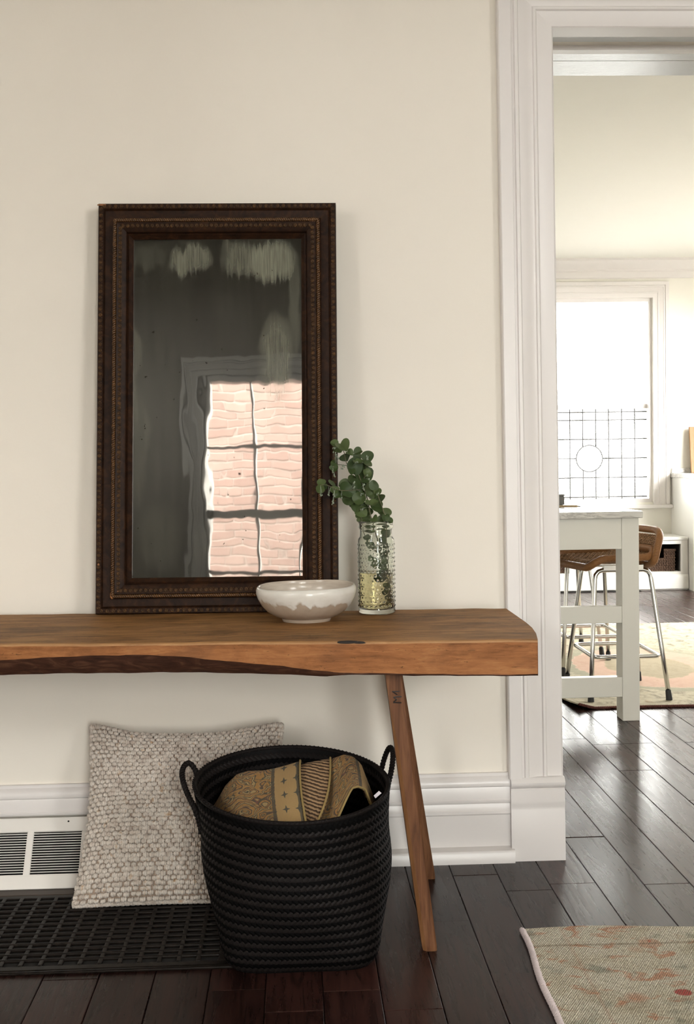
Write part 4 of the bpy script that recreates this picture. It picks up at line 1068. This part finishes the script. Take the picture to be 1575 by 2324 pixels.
vx = [v for v in vx if v > LX0 + .02]
hz = [kz(p) for p in (935.5, 953.5, 996.8, 1040.5, 1084, 1128)]
hz = hz + [hz[-1] - (hz[-2] - hz[-1])]
ccx, ccz, cr = (kx(1323) + kx(1352.3)) / 2, kz(1040.5), (kx(1368) - kx(1308.5)) / 2
r_ = .0058
def bar(a, b): MB().tube([a, b], r_, 6).build('lead_bar', M['came'], kwn, smooth=True)
for x in vx:
    hits = abs(x - ccx) < cr
    if hits:
        h = math.sqrt(cr * cr - (x - ccx) ** 2); bar((x, YL, z0 + .03), (x, YL, ccz - h)); bar((x, YL, ccz + h), (x, YL, 1.495))
    else: bar((x, YL, z0 + .03), (x, YL, 1.495))
for z in hz:
    if abs(z - ccz) < cr * .5: bar((LX0, YL, z), (ccx - cr, YL, z)); bar((ccx + cr, YL, z), (LX1, YL, z))
    else: bar((LX0, YL, z), (LX1, YL, z))
MB().tube([(ccx + cr * math.cos(2 * PI * k / 40), YL, ccz + cr * math.sin(2 * PI * k / 40)) for k in range(40)], r_ * 1.1, 6, True).build('lead_ring', M['came'], kwn, smooth=True)
gx = [LX0] + sorted(vx) + [LX1]; gz = sorted([z0 + .03] + hz + [1.495])
for a, b in zip(gx, gx[1:]):
    for c, d in zip(gz, gz[1:]):
        MB().box((a + .0005, YL - .0012, c + .0005), (b - .0005, YL + .0012, d - .0005)).build('pane', M['pane'], kwn)
# casing of the kitchen window
kc = .135
c = [((x0 - kc + d * kc / CWID, YB - p, z0 - .02), (x0 - kc + d * kc / CWID, YB - p, z1 + kc - d * kc / CWID), (x1 + kc - d * kc / CWID, YB - p, z1 + kc - d * kc / CWID), (x1 + kc - d * kc / CWID, YB - p, z0 - .02)) for d, p in CASP]
mb = MB(); mb.rings([[q[k] for q in c] for k in range(4)], True); mb.build('casing', M['trim'], kwn, smooth=True, auto=35)
MB().box((x0 - kc - .02, YB - .06, z0 - .05), (x1 + kc + .02, YB + .02, z0 - .02)).build('sill', M['trim'], kwn, bevel=.004)
# crown moulding of the kitchen
CRP = [(0, 0), (.09, 0), (.09, -.018), (.078, -.024), (.060, -.045), (.036, -.070), (.022, -.084), (.022, -.096), (.014, -.105), (.014, -.150), (.008, -.158), (0, -.158)]
mb = MB(); mb.rings([[(-1.3, YB - p, ZC + z) for p, z in CRP], [(4.2, YB - p, ZC + z) for p, z in CRP]], True)
struct(mb.build('trim_2', M['trim'], smooth=True, auto=35), 'white crown moulding above the kitchen window')

# ------------------------------------------------------------------ window seat with baskets
def ky(px, py, y=6.5): return atY(px, py, y)
SX1 = 3.185; SY0 = 6.5; SZ = .425
CB1 = (ky(1398, 1260).x, ky(1545, 1260).x); CB0 = (ky(1200, 1260).x, ky(1292, 1260).x); CZ = (.150, .374)
seat_b = empty('window_seat', (2.4, 6.7, 0), 'white built-in window seat with open cubbies under the leaded window', 'bench')
mb = MB(); xs = [-1.3, CB0[0], CB0[1], CB1[0], CB1[1], SX1]
for a, b, hole in ((xs[0], xs[1], 0), (xs[1], xs[2], 1), (xs[2], xs[3], 0), (xs[3], xs[4], 1), (xs[4], xs[5], 0)):
    if hole: mb.box((a, SY0, 0), (b, YB, CZ[0])); mb.box((a, SY0, CZ[1]), (b, YB, SZ - .02)); mb.box((a, YB - .06, CZ[0]), (b, YB, CZ[1]))
    else: mb.box((a, SY0, 0), (b, YB, SZ - .02))
mb.build('carcass', M['cabinet'], seat_b)
MB().box((-1.3, SY0 - .012, SZ - .02), (SX1, YB, SZ + .005)).build('seat_board', M['cabinet'], seat_b, bevel=.004)
sweep = [(0, .012), (.014, .012), (.014, .105), (.010, .118), (.004, .124), (0, .128)]
mb = MB(); mb.rings([[(-1.3, SY0 - p, z) for p, z in sweep], [(SX1, SY0 - p, z) for p, z in sweep]], True); mb.build('plinth', M['cabinet'], seat_b, smooth=True, auto=35)
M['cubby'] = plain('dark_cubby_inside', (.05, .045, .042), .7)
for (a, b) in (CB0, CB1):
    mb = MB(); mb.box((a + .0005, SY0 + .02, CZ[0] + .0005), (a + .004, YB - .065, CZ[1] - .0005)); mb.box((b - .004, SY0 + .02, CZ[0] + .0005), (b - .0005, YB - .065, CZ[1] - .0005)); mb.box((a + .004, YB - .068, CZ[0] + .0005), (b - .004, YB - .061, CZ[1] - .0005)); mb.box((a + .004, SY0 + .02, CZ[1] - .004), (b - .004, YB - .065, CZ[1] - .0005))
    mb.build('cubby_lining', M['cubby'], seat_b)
M['seagrass'] = wood('dark_seagrass', [(.3, (.035, .020, .013)), (.55, (.10, .058, .038)), (.8, (.21, .13, .085))], (3, 3, 3), .7, 30, .001, .2)
def storage_basket(x0, x1, label):
    c = Vector(((x0 + x1) / 2, SY0 + .20, CZ[0] + .001)); b = empty('storage_basket', c, label, 'basket', 'dark baskets in the window seat')
    h = .172; d0, d1 = SY0 + .035, SY0 + .36
    hx0, hx1 = (x0 + x1) / 2 - .055, (x0 + x1) / 2 + .055
    z0 = c.z
    mb = MB(); t_ = .012
    mb.box((x0 + t_, d0 + t_ * .6, z0), (hx0, d0 + t_ * 1.4, z0 + h)); mb.box((hx1, d0 + t_ * .6, z0), (x1 - t_, d0 + t_ * 1.4, z0 + h)); mb.box((hx0, d0 + t_ * .6, z0), (hx1, d0 + t_ * 1.4, z0 + h * .62))
    mb.box((x0 + t_ * .6, d0 + t_, z0), (x0 + t_ * 1.4, d1, z0 + h)); mb.box((x1 - t_ * 1.4, d0 + t_, z0), (x1 - t_ * .6, d1, z0 + h)); mb.box((x0 + t_, d1 - t_, z0), (x1 - t_, d1, z0 + h)); mb.box((x0 + t_, d0 + t_, z0), (x1 - t_, d1 - t_, z0 + .008))
    mb.build('body', M['seagrass'], b)
    mb = MB(); rows_ = 12
    for r in range(rows_):
        z = z0 + h * (r + .5) / rows_; n = int((x1 - x0) / .019)
        for k in range(n):
            x = x0 + (x1 - x0) * (k + (.5 if r % 2 else .25)) / n
            if hx0 < x < hx1 and z > z0 + h * .62: continue
            mb.ell((x, d0 + t_ * .7, z), ((.0115, 0, 0), (0, .008, 0), (0, 0, h / rows_ * .56)), 6, 4)
        for k in range(14):
            mb.ell((x0 + t_ * .7, d0 + (d1 - d0) * (k + (.5 if r % 2 else .2)) / 14, z), ((.007, 0, 0), (0, .013, 0), (0, 0, h / rows_ * .56)), 6, 4)
    tag(mb.build('coil_weave', M['seagrass'], b, smooth=True), kind='stuff')
    for a, e in ((x0, hx0), (hx1, x1)): 
        m_ = MB(); m_.rope([(a, d0 + t_, z0 + h), (e, d0 + t_, z0 + h)], .004, .0065, 4, 2, 6, 8); m_.build('rim', M['seagrass'], b, smooth=True)
    return b
w2 = (CB1[1] - .032 - CB1[0] - .02) / 2
storage_basket(CB1[1] - .030 - w2 - .06, CB1[1] - .030, 'dark seagrass basket at the right end of the window seat cubby')
storage_basket(CB1[0] + .008, CB1[1] - .030 - w2 - .078, 'dark seagrass basket half hidden behind the rattan backrest')
storage_basket(CB0[1] - .24, CB0[1] - .025, 'dark seagrass basket low behind the island beside the door casing')
MB().box((1.2, SY0 - .075, .0), (2.78, SY0 - .001, .005)).build('x', M['dark']).name = 'floor_vent'
fv = bpy.data.objects['floor_vent']; tag(fv, 'dark slotted floor vent along the foot of the window seat', 'vent')
mb = MB()
for k in range(3): mb.box((1.2, SY0 - .068 + k * .022, .005), (2.78, SY0 - .060 + k * .022, .0075))
o = mb.build('slat', M['iron'], fv)

# ------------------------------------------------------------------ base cabinet with worktop to the right of the window
bcab = empty('base_cabinet', (3.7, 6.65, 0), 'white kitchen base cabinet right of the leaded window', 'cabinet')
cx0 = 3.19
MB().box((cx0 + .01, 6.36, .10), (4.19, YB - .001, .905)).build('body', M['cabinet'], bcab)
MB().box((cx0 + .02, 6.42, 0), (4.19, YB - .001, .10)).build('toe_kick', M['cabinet'], bcab)
MB().box((cx0, 6.37, .0), (cx0 + .009, YB - .001, .905)).build('end_panel', M['cabinet'], bcab)
for k in range(2):
    a = cx0 + .03 + k * .47; d = MB(); d.box((a, 6.338, .12), (a + .455, 6.359, .89)); dd = d.build('door', M['cabinet'], bcab, bevel=.002)
    MB().tube([(a + .40, 6.325, .60), (a + .40, 6.325, .74)], .005, 6).build('handle', M['came'], dd)
M['marble'] = None
def marble():
    m, t, p = new_mat('veined_grey_marble')
    n = t.noise(t.coord(scale=(1, 1, 2.5)), 5, 6, .62, 2.2); v = t.ramp(t.math('ABSOLUTE', t.math('SUBTRACT', n, .5)), [(.0, (1, 1, 1)), (.05, (.2, .2, .2)), (.09, (0, 0, 0))])
    c = t.mix(t.noise(t.coord(), 3, 3), (.62, .61, .57), (.74, .73, .69)); c = t.mix(t.math('MULTIPLY', v, .55), c, (.26, .25, .24))
    t.set(p, 'Base Color', c); t.set(p, 'Roughness', .14); return m
M['marble'] = marble()
tag(MB().box((cx0 - .012, 6.33, .9055), (4.195, YB - .001, .945)).build('worktop', M['marble'], bevel=.003), 'grey marble worktop on the base cabinet by the window', 'worktop')
tag(MB().box((cx0 - .0, YB - .022, .9455), (4.195, YB - .001, .985)).build('backsplash', M['marble'], bevel=.002), 'low grey marble upstand along the kitchen back wall', 'backsplash')
M['board'] = wood('honey_board', [(.3, (.24, .125, .045)), (.7, (.34, .19, .08))], (6, 6, .7), .5)
q = ky(1566, 1010, 6.86)
mb = MB(); mb.hexa([(q.x, 6.83, .9458), (q.x + .26, 6.83, .9458), (q.x + .26, 6.848, .9458), (q.x, 6.848, .9458), (q.x + .002, 6.885, 1.33), (q.x + .258, 6.885, 1.33), (q.x + .258, 6.903, 1.33), (q.x + .002, 6.903, 1.33)])
cb = tag(mb.build('cutting_board', M['board'], bevel=.003), 'honey coloured wooden board propped on the far worktop', 'cutting board')

# ------------------------------------------------------------------ kitchen island
isl = empty('kitchen_island', (.95, 2.6, 0), 'pale grey kitchen island with square posts, open shelf rails and marble top', 'table')
IY0, IY1, IX0, IX1 = 1.680, 4.10, .42, 1.414
PWX, PWY, IT = .071, .100, .842
for (a, b) in ((IX1 - PWX, IY0), (IX0, IY0), (IX1 - PWX, IY1 - PWY), (IX0, IY1 - PWY)): MB().box((a, b, .0085 if a > 1 and b > 2 else 0), (a + PWX, b + PWY, IT)).build('post', M['island'], isl, bevel=.0015)
for y_ in (IY0 + .004, IY1 - .026):
    MB().box((IX0 + PWX, y_, .7145), (IX1 - PWX, y_ + .024, IT)).build('apron', M['island'], isl, bevel=.001)
    for z0_, z1_ in ((.408, .478), (.100, .183)): MB().box((IX0 + PWX, y_, z0_), (IX1 - PWX, y_ + .045, z1_)).build('rail', M['island'], isl, bevel=.0015)
MB().box((IX0 + .02, IY0 + PWY, .7145), (IX0 + .045, IY1 - PWY, IT)).build('apron', M['island'], isl)
MB().box((IX1 - PWX, IY0 + PWY, .775), (IX1 - PWX + .022, IY1 - PWY, IT)).build('apron', M['island'], isl)
MB().box((IX0 - .012, IY0 - .02, IT + .0002), (IX1 + .012, IY1 + .02, IT + .0285)).build('marble_top', M['marble'], isl, bevel=.0025)
ZI = IT + .029
M['grey_box'] = plain('grey_canister', (.13, .125, .115), .5, var=.1)
q = atZ(1281.5, 1146, ZI)
can = empty('grey_canister', (q.x - .06, q.y, ZI), 'small square grey canister standing on the marble island top', 'canister')
MB().box((q.x - .11, q.y, ZI), (q.x, q.y + .11, ZI + .042)).build('body', M['grey_box'], can, bevel=.002); MB().box((q.x - .1115, q.y - .0015, ZI + .0425), (q.x + .0015, q.y + .1115, ZI + .050)).build('lid', M['grey_box'], can, bevel=.001)
M['tan'] = plain('tan_wood', (.38, .27, .14), .5); 
q = atZ(1317, 1149, ZI + .005)
mb = MB(); mb.tube([(q.x - .30, q.y + .012, ZI + .0058), (q.x - .02, q.y, ZI + .0056), (q.x - .012, q.y, ZI + .0052)], [.0055, .0055, .0042], 10)
rod = empty('wooden_spoon', (q.x - .15, q.y, ZI), 'thin tan wooden spoon handle lying on the marble island top', 'spoon')
mb.build('handle', M['tan'], rod, smooth=True); MB().tube([(q.x - .012, q.y, ZI + .0045), (q.x + .002, q.y, ZI + .0042)], [.0036, .0026], 8).build('tip', M['came'], rod, smooth=True)
mb = MB(); mb.ell((q.x - .325, q.y + .012, ZI + .0062), ((.034, 0, 0), (0, .021, 0), (0, 0, .006)), 12, 6); mb.build('spoon_bowl', M['tan'], rod, smooth=True)

# ------------------------------------------------------------------ rattan stools
M['rattan'] = wood('wrapped_rattan', [(.3, (.15, .063, .022)), (.55, (.27, .125, .045)), (.8, (.38, .20, .08))], (3, 3, 30), .5, 18, .0012, .3)
M['cane'] = wood('woven_cane', [(.3, (.20, .105, .05)), (.6, (.36, .21, .11)), (.85, (.50, .33, .19))], (5, 5, 5), .55, 24, .0008, .3)
M['chrome'] = plain('brushed_chrome', (.62, .62, .61), .18, 1.0)
M['rubber'] = plain('black_rubber', (.012, .012, .012), .6)
def strands(mb, P, nu, nv, wu, wv, amp):
    """cane woven over a surface P(u,v) -> (point, normal)"""
    for i in range(nu):
        u = (i + .5) / nu; pts = []
        for k in range(nv * 2 + 1):
            p, n = P(u, k / (nv * 2)); pts.append(p + n * (amp * (1 if (k // 2 + i) % 2 else -1) * (k % 2)))
        mb.tube(pts, wu, 4)
    for j in range(nv):
        v = (j + .5) / nv; pts = []
        for k in range(nu * 2 + 1):
            p, n = P(k / (nu * 2), v); pts.append(p + n * (amp * (-1 if (k // 2 + j) % 2 else 1) * (k % 2)))
        mb.tube(pts, wv, 4)
def make_stool(label):
    cx, cy = 1.475, 2.29
    st_ = empty('rattan_stool', (cx, cy, 0), label, 'stool', 'rattan bar stools at the island')
    SZs = .615
    # tubular frame: two inverted U pairs (near, far)
    for ysn in (-1, 1):
        fy, ty_ = cy + ysn * .242, cy + ysn * .135
        zt = SZs - .035
        foot = lambda sx: Vector((cx + sx * .176, fy, .012)); knee = lambda sx: Vector((cx + sx * .128, ty_, zt - .045))
        path = [foot(-1), foot(-1).lerp(knee(-1), .5), knee(-1)] + [Vector((cx - .128 + .035 * (1 - math.cos(a)) + .0, ty_, zt - .045 + .040 * math.sin(a))) for a in (.5, 1.0, PI / 2)]
        path += [Vector((cx + .128 - .035 * (1 - math.cos(a)), ty_, zt - .045 + .040 * math.sin(a))) for a in (PI / 2, 1.0, .5)] + [knee(1), foot(1).lerp(knee(1), .5), foot(1)]
        MB().tube(path, .0105, 12).build('leg_frame', M['chrome'], st_, smooth=True)
        for sx in (-1, 1):
            mb = MB(); p = foot(sx); d = (knee(sx) - p).normalized()
            mb.tube([Vector((p.x, p.y, .0005)) , Vector((p.x, p.y, .006)) + d * .004, p + d * .032], [.0150, .0145, .0125], 12); mb.build('foot_cap', M['rubber'], st_, smooth=True, auto=50)
    # foot ring
    zr = .190
    fx = lambda sx, sy: Vector((cx + sx * (.176 - .048 * zr / .55) , cy + sy * (.242 - .107 * zr / .55) , zr))
    inx = .010
    cs = [fx(-1, -1) + Vector((inx, inx, 0)), fx(1, -1) + Vector((-inx, inx, 0)), fx(1, 1) + Vector((-inx, -inx, 0)), fx(-1, 1) + Vector((inx, -inx, 0))]
    ringp = []
    for k in range(4):
        p, a, b = cs[k], (cs[k - 1] - cs[k]).normalized(), (cs[(k + 1) % 4] - cs[k]).normalized()
        for q in range(5):
            t = q / 4; ringp.append(p + a * .035 * (1 - t) ** 2 + b * .035 * t ** 2)
    MB().tube(ringp, .0095, 10, True).build('foot_ring', M['chrome'], st_, smooth=True)
    for sy in (-1, 1): MB().box((cx - .09, cy + sy * .135 - .012, SZs - .041), (cx + .09, cy + sy * .135 + .012, SZs - .018)).build('seat_bracket', M['chrome'], st_)
    # seat: open front at -x, curls up to the back at +x
    hw = .215; th_ = math.radians(12); ct, sn = math.cos(th_), math.sin(th_)
    def sw(x, y): return cx + (x - cx) * ct - (y - cy) * sn, cy + (x - cx) * sn + (y - cy) * ct
    def seatP(u, v):
        x = cx - .215 + .320 * u; y = cy - hw + 2 * hw * v
        z = SZs + .020 * (abs(2 * v - 1) ** 2.5) - .012 * (1 - (2 * v - 1) ** 2) * math.sin(PI * u) - .030 * max(0, 1 - u / .18) ** 2 + .045 * max(0, (u - .8) / .2) ** 2
        x, y = sw(x, y)
        return Vector((x, y, z)), Vector((0, 0, 1))
    mb = MB(); strands(mb, lambda u, v: seatP(.05 + .9 * u, .06 + .88 * v), 22, 24, .0036, .0052, .0035); tag(mb.build('seat_weave', M['cane'], st_, smooth=True), kind='stuff')
    def rrect(Pf, n=6, r=.16):
        out_ = []
        for (ua, va, a0) in ((1 - r, 1 - r, 0), (r, 1 - r, 1), (r, r, 2), (1 - r, r, 3)):
            for k in range(n + 1):
                a = (a0 + k / n) * PI / 2; out_.append(Pf(ua + r * math.cos(a), va + r * math.sin(a))[0])
        return resample(out_, 64, True)
    mb = MB(); mb.tube(rrect(seatP), .017, 10, True, flat=1.0); mb.build('seat_rim', M['rattan'], st_, smooth=True)
    # backrest: rounded panel at +x, leaning back and wrapped round the sitter
    def backP(u, v):
        y = cy - .235 + .47 * u; q = 2 * u - 1
        x = cx + .098 + .040 * v - .030 * q * q
        z = SZs - .022 + .158 * v + .004 * q * q
        x, y = sw(x, y)
        return Vector((x, y, z)), Vector((-1, -.2, .2)).normalized()
    mb = MB(); strands(mb, lambda u, v: backP(.06 + .88 * u, .14 + .72 * v), 30, 15, .0034, .0046, .0034); tag(mb.build('backrest_weave', M['cane'], st_, smooth=True), kind='stuff')
    mb = MB(); mb.tube(rrect(backP, 6, .22), .0165, 10, True); mb.build('backrest_rim', M['rattan'], st_, smooth=True)
    for sy in (-.8, .8): MB().tube([sw(cx + .05, cy + sy * .16) + (SZs - .030,), sw(cx + .100, cy + sy * .17) + (SZs - .016,), sw(cx + .110, cy + sy * .17) + (SZs + .05,)], .008, 8).build('back_bracket', M['chrome'], st_, smooth=True)
    return st_
KR = .0085
stool = make_stool('rattan stool nearest the doorway, at the corner post of the island')
stool.location.z = KR
for k, (lb) in enumerate(('rattan stool in the middle of the row along the island', 'rattan stool farthest along the island, by the window seat')):
    c_ = copy_tree(stool); c_.location = stool.location + Vector((.012, .62 * (k + 1), 0)); c_['label'] = lb

# ------------------------------------------------------------------ kitchen rug
RC = Vector((2.15, 3.20, 0))
def krug_material():
    m, t, p = new_mat('gold_pink_medallion_rug')
    v = t.coord(); n = t.noise(v, 6, 5, .65); n2 = t.noise(t.coord(scale=(1, .8, 1)), 17, 4, .65, 1.0)
    base_ = t.ramp(n2, [(.30, (.16, .15, .11)), (.46, (.38, .34, .25)), (.60, (.46, .41, .30)), (.74, (.25, .19, .11))])
    sep = t.add('ShaderNodeSeparateXYZ', {0: v}); x, y = sep.outputs[0], sep.outputs[1]
    mc = atZ(1470, 1512, .008)
    dx = t.math('MULTIPLY', t.math('SUBTRACT', x, mc.x - RC.x), 1.0); dy = t.math('MULTIPLY', t.math('SUBTRACT', y, mc.y - RC.y), .62)
    d = t.math('SQRT', t.math('ADD', t.math('MULTIPLY', dx, dx), t.math('MULTIPLY', dy, dy))); d = t.math('ADD', d, t.math('MULTIPLY', t.math('SUBTRACT', n, .5), .12))
    med = t.ramp(d, [(.0, (.32, .27, .18)), (.20, (.36, .30, .20)), (.21, (.50, .33, .25)), (.36, (.52, .37, .29)), (.37, (.30, .29, .21)), (.41, (.30, .29, .21)), (.42, (0, 0, 0))], 'CONSTANT')
    mk = t.ramp(d, [(.0, (1, 1, 1)), (.42, (0, 0, 0))], 'CONSTANT')
    col = t.mix(mk, base_, t.mix(t.math('MULTIPLY', n2, .4), med, base_))
    t.set(p, 'Base Color', col); t.set(p, 'Roughness', .95); t.set(p, 'Specular IOR Level', .1); t.set(p, 'Normal', t.bump(t.noise(v, 160, 2), .6, .002)); return m
M['krug'] = krug_material(); M['krug_edge'] = plain('dark_red_fringe', (.10, .03, .022), .95, var=.4)
krug = empty('kitchen_rug', RC, 'gold and pink medallion rug under the rattan stools', 'rug')
a = atZ(1318, 1608, 0); b_ = atZ(1575, 1607, 0)
def kp(u, v):
    x = 1.19 + 2.0 * u; y = 1.925 + .010 * math.sin(u * 11) + 2.60 * v
    cz = .020 * max(0, 1 - u / .05) * max(0, 1 - v / .12)
    if u < .04: x += .025 * max(0, 1 - v / .06) * (1 - u / .04)
    return Vector((x, y, .0075 + cz))
mb = MB(); nx, ny = 40, 30
mb.grid(lambda u, v: kp(u, v), nx, ny); mb.grid(lambda u, v: kp(u, v) - Vector((0, 0, .0068)), nx, ny); b2 = nx * ny
for j in range(ny - 1):
    mb.face(j * nx, (j + 1) * nx, b2 + (j + 1) * nx, b2 + j * nx); mb.face(j * nx + nx - 1, b2 + j * nx + nx - 1, b2 + (j + 1) * nx + nx - 1, (j + 1) * nx + nx - 1)
for i in range(nx - 1):
    mb.face(i, b2 + i, b2 + i + 1, i + 1); k = (ny - 1) * nx; mb.face(k + i, k + i + 1, b2 + k + i + 1, b2 + k + i)
mb.build('pile', M['krug'], krug, smooth=True, auto=40)
mb = MB(); mb.rope([kp(k / 80, 0) + Vector((0, -.003, -.002)) for k in range(81)], .003, .0042, 120, 2, 5, 6); mb.build('front_edge', M['krug_edge'], krug, smooth=True)
